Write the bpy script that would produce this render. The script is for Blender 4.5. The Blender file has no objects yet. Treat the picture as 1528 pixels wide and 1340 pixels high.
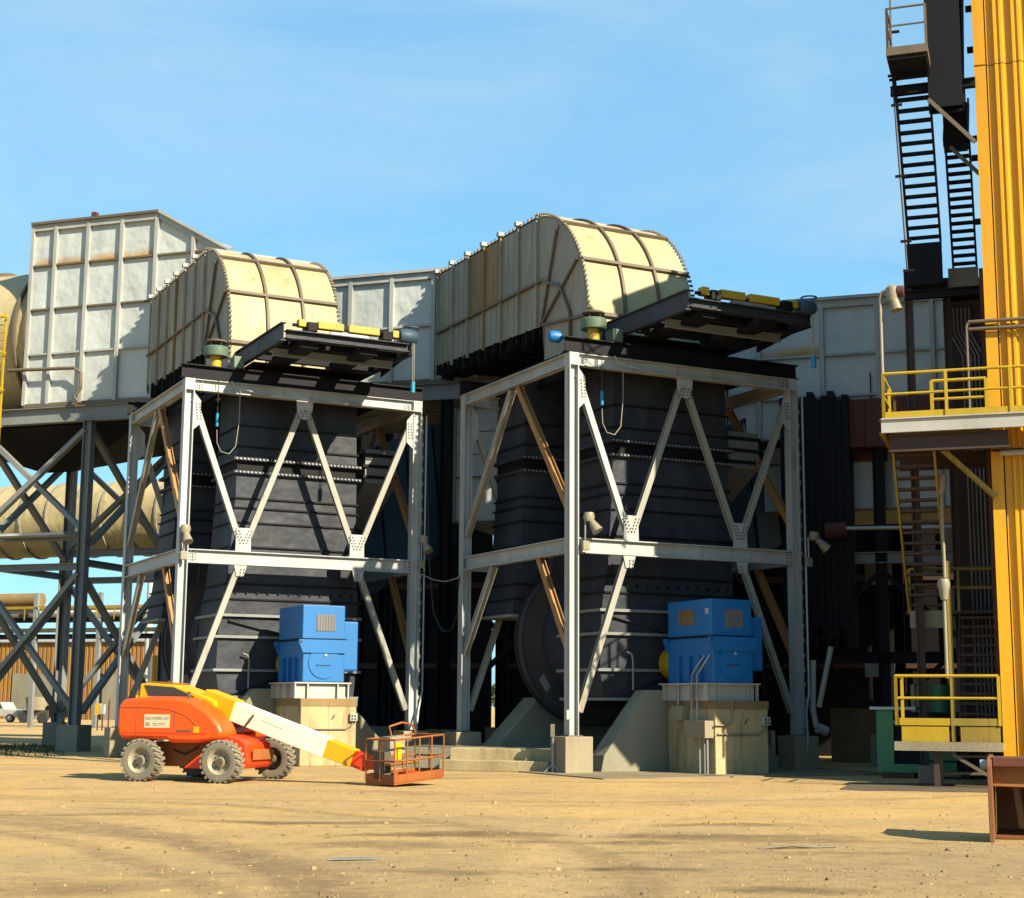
import bpy, bmesh, math, random
from mathutils import Vector, Matrix
random.seed(7)
SC = bpy.context.scene
COL = SC.collection
R = math.radians
# ------------------------------------------------------------------ camera
FPX, YAW, PITCH, ROLL = 2325.33, 0.47124, 0.16327, 0.00707
CAM = Vector((-20.36541, -36.51318, 1.75))
_r = Vector((math.cos(YAW), -math.sin(YAW), 0)); _f = Vector((math.sin(YAW), math.cos(YAW), 0))
FW = _f*math.cos(PITCH) + Vector((0, 0, math.sin(PITCH))); _u = -_f*math.sin(PITCH) + Vector((0, 0, math.cos(PITCH)))
RT = _r*math.cos(ROLL) + _u*math.sin(ROLL); UP = -_r*math.sin(ROLL) + _u*math.cos(ROLL)
cd = bpy.data.cameras.new('camera'); cam = bpy.data.objects.new('camera', cd); COL.objects.link(cam)
cam.matrix_world = Matrix(((RT.x, UP.x, -FW.x, CAM.x), (RT.y, UP.y, -FW.y, CAM.y), (RT.z, UP.z, -FW.z, CAM.z), (0, 0, 0, 1)))
cd.sensor_fit = 'HORIZONTAL'; cd.sensor_width = 36; cd.lens = 36*FPX/1528
cd.clip_start = .1; cd.clip_end = 3000
SC.camera = cam
# ------------------------------------------------------------------ light
SUN = Vector((.31, -.95, .66)).normalized()          # towards the sun
sl = bpy.data.lights.new('sun', 'SUN'); sl.energy = 5.0; sl.angle = R(.5); sl.color = (1, .87, .65)
so = bpy.data.objects.new('sun', sl); COL.objects.link(so); so.location = (0, -40, 60)
so.rotation_euler = (-SUN).to_track_quat('-Z', 'Y').to_euler()
W = bpy.data.worlds.new('World'); SC.world = W; W.use_nodes = True
nt = W.node_tree; bg = nt.nodes['Background']
sky = nt.nodes.new('ShaderNodeTexSky'); sky.sky_type = 'NISHITA'; sky.sun_disc = False
sky.sun_elevation = math.asin(SUN.z); sky.sun_rotation = math.atan2(SUN.x, SUN.y)
sky.air_density = 1.0; sky.dust_density = .4; sky.ozone_density = 2.2
tc = nt.nodes.new('ShaderNodeTexCoord'); mp = nt.nodes.new('ShaderNodeMapping'); mp.inputs['Scale'].default_value = (1.6, 1.6, 4.5)
nz = nt.nodes.new('ShaderNodeTexNoise'); nz.inputs['Scale'].default_value = 2.2; nz.inputs['Detail'].default_value = 7; nz.inputs['Roughness'].default_value = .55
rp = nt.nodes.new('ShaderNodeValToRGB'); rp.color_ramp.elements[0].position = .42; rp.color_ramp.elements[0].color = (.6, .6, .6, 1); rp.color_ramp.elements[1].position = .8
rp.color_ramp.elements[1].color = (.95, .95, .95, 1)
mx = nt.nodes.new('ShaderNodeMix'); mx.data_type = 'RGBA'; mx.inputs[7].default_value = (1.55, 3.02, 4.3, 1)
hs = nt.nodes.new('ShaderNodeHueSaturation'); hs.inputs['Saturation'].default_value = 1.12; hs.inputs['Value'].default_value = 1.0
nt.links.new(tc.outputs['Generated'], mp.inputs['Vector']); nt.links.new(mp.outputs[0], nz.inputs['Vector'])
nt.links.new(nz.outputs['Fac'], rp.inputs['Fac']); nt.links.new(rp.outputs['Color'], mx.inputs[0])
tn = nt.nodes.new('ShaderNodeMix'); tn.data_type = 'RGBA'; tn.blend_type = 'MULTIPLY'; tn.inputs[0].default_value = 1; tn.inputs[7].default_value = (.74, 1.1, 1.16, 1)
nt.links.new(sky.outputs[0], tn.inputs[6]); nt.links.new(tn.outputs[2], hs.inputs['Color']); nt.links.new(hs.outputs[0], mx.inputs[6]); n2 = nt.nodes.new('ShaderNodeTexNoise'); n2.inputs['Scale'].default_value = 2.3; n2.inputs['Detail'].default_value = 9; n2.inputs['Roughness'].default_value = .6; n2.inputs['Distortion'].default_value = .5
mp2 = nt.nodes.new('ShaderNodeMapping'); mp2.inputs['Scale'].default_value = (1, 1, 3.2); mp2.inputs['Location'].default_value = (.7, .2, .4); nt.links.new(tc.outputs['Generated'], mp2.inputs['Vector']); nt.links.new(mp2.outputs[0], n2.inputs['Vector'])
rp2 = nt.nodes.new('ShaderNodeValToRGB'); rp2.color_ramp.elements[0].position = .46; rp2.color_ramp.elements[1].position = .78; rp2.color_ramp.elements[1].color = (.5, .5, .5, 1); nt.links.new(n2.outputs['Fac'], rp2.inputs['Fac'])
wx = nt.nodes.new('ShaderNodeMix'); wx.data_type = 'RGBA'; wx.inputs[7].default_value = (3.0, 3.9, 4.5, 1); nt.links.new(rp2.outputs['Color'], wx.inputs[0]); nt.links.new(mx.outputs[2], wx.inputs[6])
nt.links.new(wx.outputs[2], bg.inputs['Color'])
bg.inputs['Strength'].default_value = .075
vs = SC.view_settings; vs.view_transform = 'Standard'; vs.look = 'None'; vs.exposure = 1.5; vs.gamma = 1; vs.use_curve_mapping = False
SC.render.engine = 'CYCLES'; SC.cycles.max_bounces = 6; SC.cycles.use_denoising = True

# ------------------------------------------------------------------ materials
ALB = .52          # base colours all scaled down together so shade stays deep at the raised exposure
def mat(name, col, rough=.6, var=.18, vs_=.8, rust=0., rustcol=(.2, .075, .02), streak=.35, bump=.15, bscale=30, metal=0., fine=.1, foot=None, spec=.4, buckle=0.):
    """painted / bare surface: broad tone changes, fine grain, rust or dirt runs that follow gravity"""
    col = tuple(c*ALB for c in col); rustcol = tuple(c*ALB for c in rustcol); foot = foot and (tuple(c*ALB for c in foot[0]), foot[1])
    m = bpy.data.materials.new(name); m.use_nodes = True; t = m.node_tree; N = t.nodes.new; L = t.links.new
    b = t.nodes['Principled BSDF']; b.inputs['Roughness'].default_value = rough; b.inputs['Metallic'].default_value = metal
    b.inputs['Specular IOR Level'].default_value = spec
    g = N('ShaderNodeNewGeometry'); mp = N('ShaderNodeMapping'); mp.inputs['Scale'].default_value = (1, 1, streak); L(g.outputs['Position'], mp.inputs['Vector'])
    n1 = N('ShaderNodeTexNoise'); n1.inputs['Scale'].default_value = vs_; n1.inputs['Detail'].default_value = 6; n1.inputs['Roughness'].default_value = .62; L(mp.outputs[0], n1.inputs['Vector'])
    r1 = N('ShaderNodeMapRange'); r1.inputs[1].default_value = .3; r1.inputs[2].default_value = .7; r1.inputs[3].default_value = 1-var; r1.inputs[4].default_value = 1+var; L(n1.outputs['Fac'], r1.inputs[0])
    n2 = N('ShaderNodeTexNoise'); n2.inputs['Scale'].default_value = bscale; n2.inputs['Detail'].default_value = 4; L(g.outputs['Position'], n2.inputs['Vector'])
    r2 = N('ShaderNodeMapRange'); r2.inputs[1].default_value = .3; r2.inputs[2].default_value = .7; r2.inputs[3].default_value = 1-fine; r2.inputs[4].default_value = 1+fine; L(n2.outputs['Fac'], r2.inputs[0])
    mu = N('ShaderNodeMath'); mu.operation = 'MULTIPLY'; L(r1.outputs[0], mu.inputs[0]); L(r2.outputs[0], mu.inputs[1])
    sc = N('ShaderNodeVectorMath'); sc.operation = 'SCALE'; sc.inputs[0].default_value = col; L(mu.outputs[0], sc.inputs['Scale'])
    out = sc.outputs[0]
    if rust > 0:
        mp2 = N('ShaderNodeMapping'); mp2.inputs['Scale'].default_value = (2.4, 2.4, .3); mp2.inputs['Location'].default_value = (3.1, 7.7, 1.3); L(g.outputs['Position'], mp2.inputs['Vector'])
        n3 = N('ShaderNodeTexNoise'); n3.inputs['Scale'].default_value = 1.6; n3.inputs['Detail'].default_value = 9; n3.inputs['Roughness'].default_value = .68; L(mp2.outputs[0], n3.inputs['Vector'])
        r3 = N('ShaderNodeMapRange'); r3.inputs[1].default_value = .68-.3*rust; r3.inputs[2].default_value = .82-.3*rust; r3.inputs[4].default_value = min(.95, .5+.5*rust); L(n3.outputs['Fac'], r3.inputs[0])
        x = N('ShaderNodeMix'); x.data_type = 'RGBA'; L(r3.outputs[0], x.inputs[0]); L(out, x.inputs[6]); x.inputs[7].default_value = (*rustcol, 1); out = x.outputs[2]
    if foot:                                           # stain along the lower edge of a plate: (colour, height in metres of the plate's own space, z of edge)
        fc, fh = foot
        tcn = N('ShaderNodeTexCoord'); sx = N('ShaderNodeSeparateXYZ'); L(tcn.outputs['Generated'], sx.inputs[0])
        ad = N('ShaderNodeMath'); ad.operation = 'MULTIPLY_ADD'; L(n1.outputs['Fac'], ad.inputs[0]); ad.inputs[1].default_value = -.45; L(sx.outputs['Z'], ad.inputs[2])
        r4 = N('ShaderNodeMapRange'); r4.inputs[1].default_value = fh-.22; r4.inputs[2].default_value = -.22; r4.inputs[3].default_value = 0; r4.inputs[4].default_value = .95; L(ad.outputs[0], r4.inputs[0])
        x = N('ShaderNodeMix'); x.data_type = 'RGBA'; L(r4.outputs[0], x.inputs[0]); L(out, x.inputs[6]); x.inputs[7].default_value = (*fc, 1); out = x.outputs[2]
    L(out, b.inputs['Base Color'])
    if bump:
        bp = N('ShaderNodeBump'); bp.inputs['Strength'].default_value = bump; bp.inputs['Distance'].default_value = .02; L(n2.outputs['Fac'], bp.inputs['Height']); L(bp.outputs[0], b.inputs['Normal'])
        if buckle:                                     # thin plate that bows between its ribs
            n5 = N('ShaderNodeTexNoise'); n5.inputs['Scale'].default_value = 1.3; n5.inputs['Detail'].default_value = 2; L(g.outputs['Position'], n5.inputs['Vector'])
            b2 = N('ShaderNodeBump'); b2.inputs['Strength'].default_value = buckle; b2.inputs['Distance'].default_value = .12; L(n5.outputs['Fac'], b2.inputs['Height']); L(b2.outputs[0], bp.inputs['Normal'])
    return m
M = dict(
 pale=mat('pale_painted_steel', (.52, .555, .55), .5, rust=.36, rustcol=(.25, .17, .1)),
 braced=mat('weathered_brace_steel', (.40, .395, .34), .55, rust=.4, rustcol=(.3, .14, .03)),
 brace_sunlit=mat('ochre_sunlit_brace', (.46, .24, .075), .6, rust=.35, rustcol=(.36, .15, .03)),  # orange of the sun on the side braces put into the paint
 grey=mat('grey_painted_steel', (.27, .29, .285), .5, rust=.12),
 dark=mat('dark_grey_painted_steel', (.045, .052, .068), .5, buckle=.6, spec=.2, var=.4, rust=.34, rustcol=(.1, .078, .06)),
 black=mat('black_shaded_steel', (.013, .013, .017), .6, spec=.12, rust=.1, rustcol=(.05, .025, .015)),  # black paint, darkened further to carry the deep shade behind the towers
 scroll=mat('brown_grey_scroll_plate', (.085, .075, .075), .6, spec=.2, var=.3, buckle=.4, rust=.45, rustcol=(.11, .05, .03)),  # browner and lighter than the dark casing, with rust runs
 navy=mat('dark_blue_steel', (.06, .115, .175), .5, spec=.2, var=.25),
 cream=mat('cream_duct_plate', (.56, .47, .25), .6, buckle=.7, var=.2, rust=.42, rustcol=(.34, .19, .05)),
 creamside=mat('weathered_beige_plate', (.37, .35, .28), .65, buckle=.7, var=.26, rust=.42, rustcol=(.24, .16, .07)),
 stained=mat('rust_stained_plate', (.3, .2, .08), .7, var=.25, rust=.5, rustcol=(.3, .14, .03)),
 ribb=mat('brown_rib_steel', (.17, .13, .085), .6, rust=.4),
 hdr=mat('pale_grey_blue_plate', (.62, .68, .67), .6, buckle=.7, var=.12, rust=.06),
 hdrst=mat('plate_with_rusty_foot', (.62, .68, .67), .6, buckle=.7, var=.12, foot=((.6, .3, .015), .22)),
 hrib=mat('pale_rib_steel', (.47, .49, .465), .6, rust=.25),
 rusty=mat('rusted_plate', (.13, .04, .025), .8, var=.3, rust=.4, rustcol=(.2, .08, .03)),
 ybld=mat('yellow_cladding', (.9, .44, .004), .5, var=.16, streak=.1, rust=.14, rustcol=(.45, .2, .02)),
 ypaint=mat('yellow_paint', (.6, .4, .012), .5, rust=.2, rustcol=(.3, .14, .02)),
 ydull=mat('worn_yellow_paint', (.36, .25, .03), .6, rust=.45),
 brown=mat('brown_primer_steel', (.07, .035, .022), .65, rust=.3),
 blue=mat('blue_motor_paint', (.006, .19, .56), .5, var=.1, rust=.04, rustcol=(.03, .07, .16)),
 vent=mat('grey_louver', (.2, .2, .2), .6), ventbrown=mat('brown_louver', (.28, .17, .07), .6),
 concrete=mat('concrete', (.36, .31, .2), .85, var=.2, rust=.26, rustcol=(.27, .17, .07), bump=.4, bscale=18),
 concgrey=mat('grey_concrete', (.31, .29, .21), .85, var=.18, rust=.1, rustcol=(.2, .17, .1), bump=.35, bscale=18),
 conclit=mat('sunlit_tone_concrete', (.54, .44, .23), .85, var=.3, rust=.5, rustcol=(.26, .165, .07), bump=.35, bscale=18),  # yellow of sunlit concrete put into the base colour, stains on top
 apron=mat('dusty_concrete', (.3, .235, .14), .9, var=.3, rust=.3, rustcol=(.45, .3, .12), bump=.3),
 white=mat('white_paint', (.55, .54, .49), .5, rust=.1), galv=mat('galvanised_steel', (.45, .46, .46), .4, metal=.4),
 green=mat('green_machine_paint', (.07, .27, .11), .5, rust=.15), teal=mat('teal_green_casting', (.12, .19, .13), .55),
 orange=mat('orange_hood', (1.45, .12, .004), .35, var=.12, fine=.04, bump=.03, rust=.3, rustcol=(1.3, .34, .015)), red=mat('red_chassis_paint', (1.3, .07, .006), .4, var=.15, fine=.06, bump=.04, rust=.2, rustcol=(.5, .1, .02)),
 rustor=mat('rust_worn_orange', (.36, .09, .012), .6, rust=.75, rustcol=(.38, .14, .025)),
 dusto=mat('dusty_orange_steel', (.4, .14, .03), .7, var=.25, rust=.3, rustcol=(.25, .12, .04)),
 lyel=mat('lift_yellow', (1.1, .52, .006), .4, var=.1, rust=.12, rustcol=(.6, .3, .04)), boom=mat('cream_boom_paint', (1.35, 1.25, .86), .45, fine=.03, bump=.04, var=.08, rust=.06, rustcol=(.55, .45, .3)),
 rubber=mat('dusty_tyre_rubber', (.27, .235, .17), .9, var=.3, bump=.4), rim=mat('dusty_cream_rim', (.42, .37, .25), .6),
 hub=mat('dark_hub', (.12, .1, .07), .7), signw=mat('sticker_white', (.82, .74, .5), .5, bump=0, var=.04, fine=.02), ink=mat('faded_ink', (.28, .25, .12), .7, bump=0),
 cable=mat('cable', (.05, .05, .05), .6), palecable=mat('pale_cable', (.4, .36, .3), .6), lamp=mat('lamp_casting', (.34, .31, .22), .5), cyan=mat('blue_nylon', (.02, .3, .5), .5),
 shed=mat('ochre_sheet_cladding', (.36, .18, .035), .6, var=.12, streak=.1), opening=mat('dark_shed_interior', (.05, .045, .04), .8),
 treeg=mat('tree_leaf', (.07, .1, .03), .8), grassm=mat('dry_grass_blade', (.16, .14, .06), .9), scoopm=mat('bucket_rust', (.24, .085, .025), .65, var=.35, rust=.35, rustcol=(.33, .15, .04)),
 pebble=mat('gravel_stone', (.46, .31, .14), .9, var=.35, vs_=6), pebbled=mat('dark_clod', (.25, .17, .09), .95, var=.4, vs_=6),
)
# ------------------------------------------------------------------ mesh helpers
class MB:
    def __init__(s): s.v = []; s.f = []
    def add(s, vs, fs):
        o = len(s.v); s.v += [Vector(q) for q in vs]; s.f += [tuple(i+o for i in f) for f in fs]; return s
    def box(s, x0, x1, y0, y1, z0, z1):
        return s.add([(x0, y0, z0), (x1, y0, z0), (x1, y1, z0), (x0, y1, z0), (x0, y0, z1), (x1, y0, z1), (x1, y1, z1), (x0, y1, z1)],
                     [(0, 3, 2, 1), (4, 5, 6, 7), (0, 1, 5, 4), (1, 2, 6, 5), (2, 3, 7, 6), (3, 0, 4, 7)])
    def prism(s, pts, d):                             # closed polygon (3-D points, in one plane) pushed along d
        n = len(pts); a = [Vector(p) for p in pts]; d = Vector(d)
        nm = sum(((a[i]-a[0]).cross(a[(i+1) % n]-a[0]) for i in range(n)), Vector())
        if nm.dot(d) > 0: a = a[::-1]
        return s.add(a+[p+d for p in a], [tuple(range(n)), tuple(range(2*n-1, n-1, -1))]+[(i, i+n, (i+1) % n+n, (i+1) % n) for i in range(n)])
    def prof(s, p, q, poly, up=(0, 0, 1)):            # 2-D outline swept from p to q
        p, q = Vector(p), Vector(q); w = (q-p).normalized(); up = Vector(up)
        if abs(w.dot(up.normalized())) > .98: up = Vector((1, 0, 0)) if abs(w.x) < .9 else Vector((0, 1, 0))
        a = w.cross(up).normalized(); b = a.cross(w)
        return s.prism([p+a*x+b*y for x, y in poly], q-p)
    def ibeam(s, p, q, w=.25, h=.35, up=(0, 0, 1), tf=.03, tw=.025):
        W, H, T = w/2, h/2, tw/2
        return s.prof(p, q, [(-W, -H), (W, -H), (W, -H+tf), (T, -H+tf), (T, H-tf), (W, H-tf), (W, H), (-W, H), (-W, H-tf), (-T, H-tf), (-T, -H+tf), (-W, -H+tf)], up)
    def bar(s, p, q, w=.1, h=.1, up=(0, 0, 1)):
        return s.prof(p, q, [(-w/2, -h/2), (w/2, -h/2), (w/2, h/2), (-w/2, h/2)], up)
    def angle(s, p, q, w=.15, t=.02, up=(0, 0, 1)):
        return s.prof(p, q, [(-w/2, -w/2), (w/2, -w/2), (w/2, -w/2+t), (-w/2+t, -w/2+t), (-w/2+t, w/2), (-w/2, w/2)], up)
    def cyl(s, p, q, r, n=12, r2=None):
        p, q = Vector(p), Vector(q); w = (q-p).normalized(); u = Vector((0, 0, 1)) if abs(w.z) < .9 else Vector((1, 0, 0))
        a = w.cross(u).normalized(); b = a.cross(w); r2 = r if r2 is None else r2
        c = [a*math.cos(6.2832*i/n)+b*math.sin(6.2832*i/n) for i in range(n)]
        return s.add([p+x*r for x in c]+[q+x*r2 for x in c], [tuple(range(n)), tuple(range(2*n-1, n-1, -1))]+[(i, i+n, (i+1) % n+n, (i+1) % n) for i in range(n)])
    def tube(s, pts, r=.02, n=6):
        pts = [Vector(p) for p in pts]; vs = []; fs = []; k = len(pts); pa = None
        for i, p in enumerate(pts):
            w = (pts[min(i+1, k-1)]-pts[max(i-1, 0)]).normalized()
            if pa is None: u = Vector((0, 0, 1)) if abs(w.z) < .9 else Vector((1, 0, 0)); pa = w.cross(u).normalized()
            pa = (pa-w*pa.dot(w)).normalized(); b = pa.cross(w)
            vs += [p+(pa*math.cos(6.2832*j/n)+b*math.sin(6.2832*j/n))*r for j in range(n)]
        for i in range(k-1):
            for j in range(n): fs.append((i*n+j, (i+1)*n+j, (i+1)*n+(j+1) % n, i*n+(j+1) % n))
        fs += [tuple(range(n)), tuple(range(k*n-1, (k-1)*n-1, -1))]
        return s.add(vs, fs)
    def lathe(s, prof, c, ax='y', n=24):              # prof: (radius, offset along axis)
        c = Vector(c); k = len(prof); vs = []; fs = []
        for i in range(n):
            t = 6.2832*i/n; co, si = math.cos(t), math.sin(t)
            for r, o in prof:
                vs.append(c+(Vector((r*co, o, r*si)) if ax == 'y' else Vector((r*co, r*si, o)) if ax == 'z' else Vector((o, r*co, r*si))))
        for i in range(n):
            j = (i+1) % n
            for a in range(k-1): fs.append((i*k+a, i*k+a+1, j*k+a+1, j*k+a))
        return s.add(vs, fs)
ROT = {}
def F(x, y, z=0):                                     # the row frame: x along the plant to the right, y into the plant
    return Vector((x*.7003+y*.7139, -x*.7139+y*.7003, z))
FANG = math.atan2(-.7139, .7003)
FRAMES = {'T2': (Vector((0, 0, 0)), 0.), 'T1': (Vector((-8.365, 8.527, 0)), 0.), 'E': (Vector((0, 0, 0)), FANG), 'W': (Vector((0, 0, 0)), 0.)}
OFF = {}
def thing(name, label, cat, base=(0, 0, 0), fr='W', group=None, kind=None):
    O, a = FRAMES[fr]; o = bpy.data.objects.new(name, None); COL.objects.link(o); o.empty_display_size = .3
    b = Vector(base); o.location = O+Matrix.Rotation(a, 3, 'Z') @ b; o.rotation_euler = (0, 0, a)
    o['label'] = label; o['category'] = cat
    if group: o['group'] = group
    if kind: o['kind'] = kind
    OFF[o] = b; return o
def mesh(name, mb, m, off=Vector((0, 0, 0)), smooth=0):
    me = bpy.data.meshes.new(name); me.from_pydata([v-off for v in mb.v], [], mb.f); me.materials.append(m)
    b = bmesh.new(); b.from_mesh(me); bmesh.ops.recalc_face_normals(b, faces=b.faces); b.to_mesh(me); b.free()
    if smooth:
        me.shade_smooth(); 
        try: me.set_sharp_from_angle(angle=R(smooth))
        except Exception: pass
    return me
def part(name, par, mb, m, label=None, bev=0, smooth=0, kind=None):
    root = par
    while root.parent: root = root.parent
    o = bpy.data.objects.new(name, mesh(name, mb, m, OFF[root], smooth)); COL.objects.link(o); o.parent = par
    if label: o['label'] = label
    if kind: o['kind'] = kind
    if bev:
        d = o.modifiers.new('bevel', 'BEVEL'); d.width = bev; d.segments = 2; d.limit_method = 'ANGLE'; d.angle_limit = R(35)
    return o
def single(name, mb, m, label, cat, base=None, fr='W', group=None, kind=None, smooth=0, bev=0):
    if base is None:
        n = len(mb.v); c = sum(mb.v, Vector())/n; base = (c.x, c.y, min(v.z for v in mb.v))
    O, a = FRAMES[fr]; b = Vector(base)
    o = bpy.data.objects.new(name, mesh(name, mb, m, b, smooth)); COL.objects.link(o)
    o.location = O+Matrix.Rotation(a, 3, 'Z') @ b; o.rotation_euler = (0, 0, a)
    if label: o['label'] = label
    if cat: o['category'] = cat
    if group: o['group'] = group
    if kind: o['kind'] = kind
    if bev:
        d = o.modifiers.new('bevel', 'BEVEL'); d.width = bev; d.segments = 2; d.limit_method = 'ANGLE'; d.angle_limit = R(35)
    return o
def copy_tree(o, par=None):
    c = o.copy(); COL.objects.link(c); c.parent = par
    for ch in list(o.children): copy_tree(ch, c)
    return c
def relocate(c, dv, label):
    c.location = c.location+Vector(dv); c['label'] = label; return c
O1 = FRAMES['T1'][0]
# a measured point of the photograph -> its place on a known plane of the plant
def ray(u, v): return FW+RT*((u-764)/FPX)-UP*((v-670)/FPX)
def AZ(u, v, z=0): d = ray(u, v); return CAM+d*((z-CAM.z)/d.z)
def AX(u, v, x): d = ray(u, v); return CAM+d*((x-CAM.x)/d.x)
def AY(u, v, y): d = ray(u, v); return CAM+d*((y-CAM.y)/d.y)
def toE(p): return Vector((p.x*.7003-p.y*.7139, p.x*.7139+p.y*.7003, p.z))
def AE(u, v, y):                                      # on a plane of constant y in the row frame, given back in that frame
    d = ray(u, v); n = Vector((.7139, .7003, 0)); return toE(CAM+d*((y-n.dot(CAM))/n.dot(d)))

# ================================================================== GROUND
def ground_mat():
    m = bpy.data.materials.new('yellow_dirt_ground'); m.use_nodes = True; t = m.node_tree; N = t.nodes.new; L = t.links.new
    b = t.nodes['Principled BSDF']; b.inputs['Roughness'].default_value = .95; b.inputs['Specular IOR Level'].default_value = .1
    g = N('ShaderNodeNewGeometry')
    def noise(scale, det, sc=(1, 1, 1), rot=0, loc=(0, 0, 0), rough=.6, dist=0):
        mp = N('ShaderNodeMapping'); mp.inputs['Scale'].default_value = sc; mp.inputs['Rotation'].default_value = (0, 0, rot); mp.inputs['Location'].default_value = loc
        # rotate first, then stretch
        mp0 = N('ShaderNodeMapping'); mp0.inputs['Rotation'].default_value = (0, 0, rot); mp.inputs['Rotation'].default_value = (0, 0, 0)
        L(g.outputs['Position'], mp0.inputs['Vector']); L(mp0.outputs[0], mp.inputs['Vector'])
        n = N('ShaderNodeTexNoise'); n.inputs['Scale'].default_value = scale; n.inputs['Detail'].default_value = det; n.inputs['Roughness'].default_value = rough; n.inputs['Distortion'].default_value = dist
        L(mp.outputs[0], n.inputs['Vector']); return n.outputs['Fac']
    def rng(s, a, c, lo=0., hi=1.):
        r = N('ShaderNodeMapRange'); r.inputs[1].default_value = a; r.inputs[2].default_value = c; r.inputs[3].default_value = lo; r.inputs[4].default_value = hi; L(s, r.inputs[0]); return r.outputs[0]
    def mix(f, a, c):
        x = N('ShaderNodeMix'); x.data_type = 'RGBA'; L(f, x.inputs[0])
        for s, k in ((a, 6), (c, 7)):
            if isinstance(s, tuple): x.inputs[k].default_value = (*s, 1)
            else: L(s, x.inputs[k])
        return x.outputs[2]
    rot = YAW
    def circ(cx, cy, sx=1., sy=1., ang=0., warp=0.):
        """distance from a spot on the ground, in spot-sized units"""
        v = N('ShaderNodeVectorMath'); v.operation = 'SUBTRACT'; v.inputs[1].default_value = (cx, cy, 0); L(g.outputs['Position'], v.inputs[0])
        m1 = N('ShaderNodeMapping'); m1.inputs['Rotation'].default_value = (0, 0, ang); L(v.outputs[0], m1.inputs['Vector'])
        m2 = N('ShaderNodeVectorMath'); m2.operation = 'MULTIPLY'; m2.inputs[1].default_value = (1/sx, 1/sy, 0); L(m1.outputs[0], m2.inputs[0])
        l = N('ShaderNodeVectorMath'); l.operation = 'LENGTH'; L(m2.outputs[0], l.inputs[0]); o = l.outputs['Value']
        if warp:
            k = N('ShaderNodeMath'); k.operation = 'MULTIPLY_ADD'; L(wn, k.inputs[0]); k.inputs[1].default_value = warp; L(o, k.inputs[2]); o = k.outputs[0]
        return o
    wn = noise(1.3, 7, (1, 1, 1), 0, (0, 0, 0), .7)
    c = mix(rng(noise(.35, 6, (.5, 1, 1), rot), .36, .64), (.70, .475, .205), (.56, .405, .215))
    c = mix(rng(noise(.22, 5, (1, 1, 1), rot, (5, 3, 0)), .45, .68), c, (.80, .54, .215))
    # greyer stony ground to the right and near
    q = AZ(1250, 1300); c = mix(rng(circ(q.x, q.y, 9, 5, rot, 1.2), 1.7, .8, 0, .6), c, (.40, .31, .19))
    # long damp streaks and blotches left by machines
    c = mix(rng(noise(.55, 6, (.3, 1.2, 1), rot, (11, 4, 0), .6, .7), .55, .68, 0, .6), c, (.30, .2, .11))
    for u, v, w, h, a in ((460, 1228, 1.6, .3, .8), (640, 1246, 1.1, .4, .85), (720, 1243, .9, .3, .7), (870, 1257, 1.0, .35, .85), (1010, 1247, 2.2, .4, .7), (1090, 1232, 1.3, .3, .6), (930, 1296, .8, .25, .9), (1180, 1255, 1.6, .4, .5), (1190, 1330, .7, .25, .7), (700, 1302, 1.0, .3, .5), (130, 1215, 1.4, .35, .5), (560, 1262, 1.2, .5, .5), (90, 1325, .9, .5, .5)):
        q = AZ(u, v); c = mix(rng(circ(q.x, q.y, w*1.25, h*1.25, rot, 1.4), 1.9, 1.1, 0, min(1, a+.1)), c, (.19, .135, .085))
    # tyre tracks: paired bands on wide arcs, broken up by the lugs
    def arc(p0, p1, p2):
        (ax, ay), (bx, by), (cx, cy) = [(AZ(*p).x, AZ(*p).y) for p in (p0, p1, p2)]
        d = 2*(ax*(by-cy)+bx*(cy-ay)+cx*(ay-by))
        ux = ((ax*ax+ay*ay)*(by-cy)+(bx*bx+by*by)*(cy-ay)+(cx*cx+cy*cy)*(ay-by))/d; uy = ((ax*ax+ay*ay)*(cx-bx)+(bx*bx+by*by)*(ax-cx)+(cx*cx+cy*cy)*(bx-ax))/d
        return ux, uy, math.hypot(ax-ux, ay-uy)
    brk = noise(2.2, 6, (1, 1, 1), .6, (1, 1, 0), .7)
    for pts, w, col, a in ((((60, 1232), (280, 1262), (470, 1332)), .3, (.34, .24, .13), .7), (((20, 1245), (200, 1285), (330, 1338)), .22, (.36, .25, .14), .6), (((300, 1258), (400, 1284), (500, 1330)), .4, (.32, .23, .13), .7),
                           (((770, 1338), (790, 1290), (850, 1252)), .3, (.80, .57, .28), .5), (((850, 1338), (850, 1290), (890, 1255)), .22, (.78, .55, .27), .45), (((200, 1200), (700, 1215), (1300, 1205)), .35, (.8, .52, .17), .6), (((100, 1190), (700, 1196), (1250, 1193)), .3, (.36, .25, .12), .5), (((560, 1218), (800, 1250), (960, 1330)), .25, (.28, .2, .11), .5)):
        ux, uy, r = arc(*pts); l = circ(ux, uy)
        sb = N('ShaderNodeMath'); sb.operation = 'SUBTRACT'; L(l, sb.inputs[0]); sb.inputs[1].default_value = r
        ab = N('ShaderNodeMath'); ab.operation = 'ABSOLUTE'; L(sb.outputs[0], ab.inputs[0])
        f = rng(ab.outputs[0], w*1.35, w*.6, 0, a); mm = N('ShaderNodeMath'); mm.operation = 'MULTIPLY'; L(f, mm.inputs[0]); L(rng(brk, .3, .5), mm.inputs[1])
        c = mix(mm.outputs[0], c, col)
    c = mix(rng(noise(7, 9, (1, 1, 1), 0, (0, 0, 0), .78), .42, .72, 0, .75), c, mix(rng(noise(3, 3), .4, .6), (.30, .2, .095), (.74, .5, .21)))
    fine = noise(38, 5, (1, 1, 1), 0, (0, 0, 0), .8)
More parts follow.
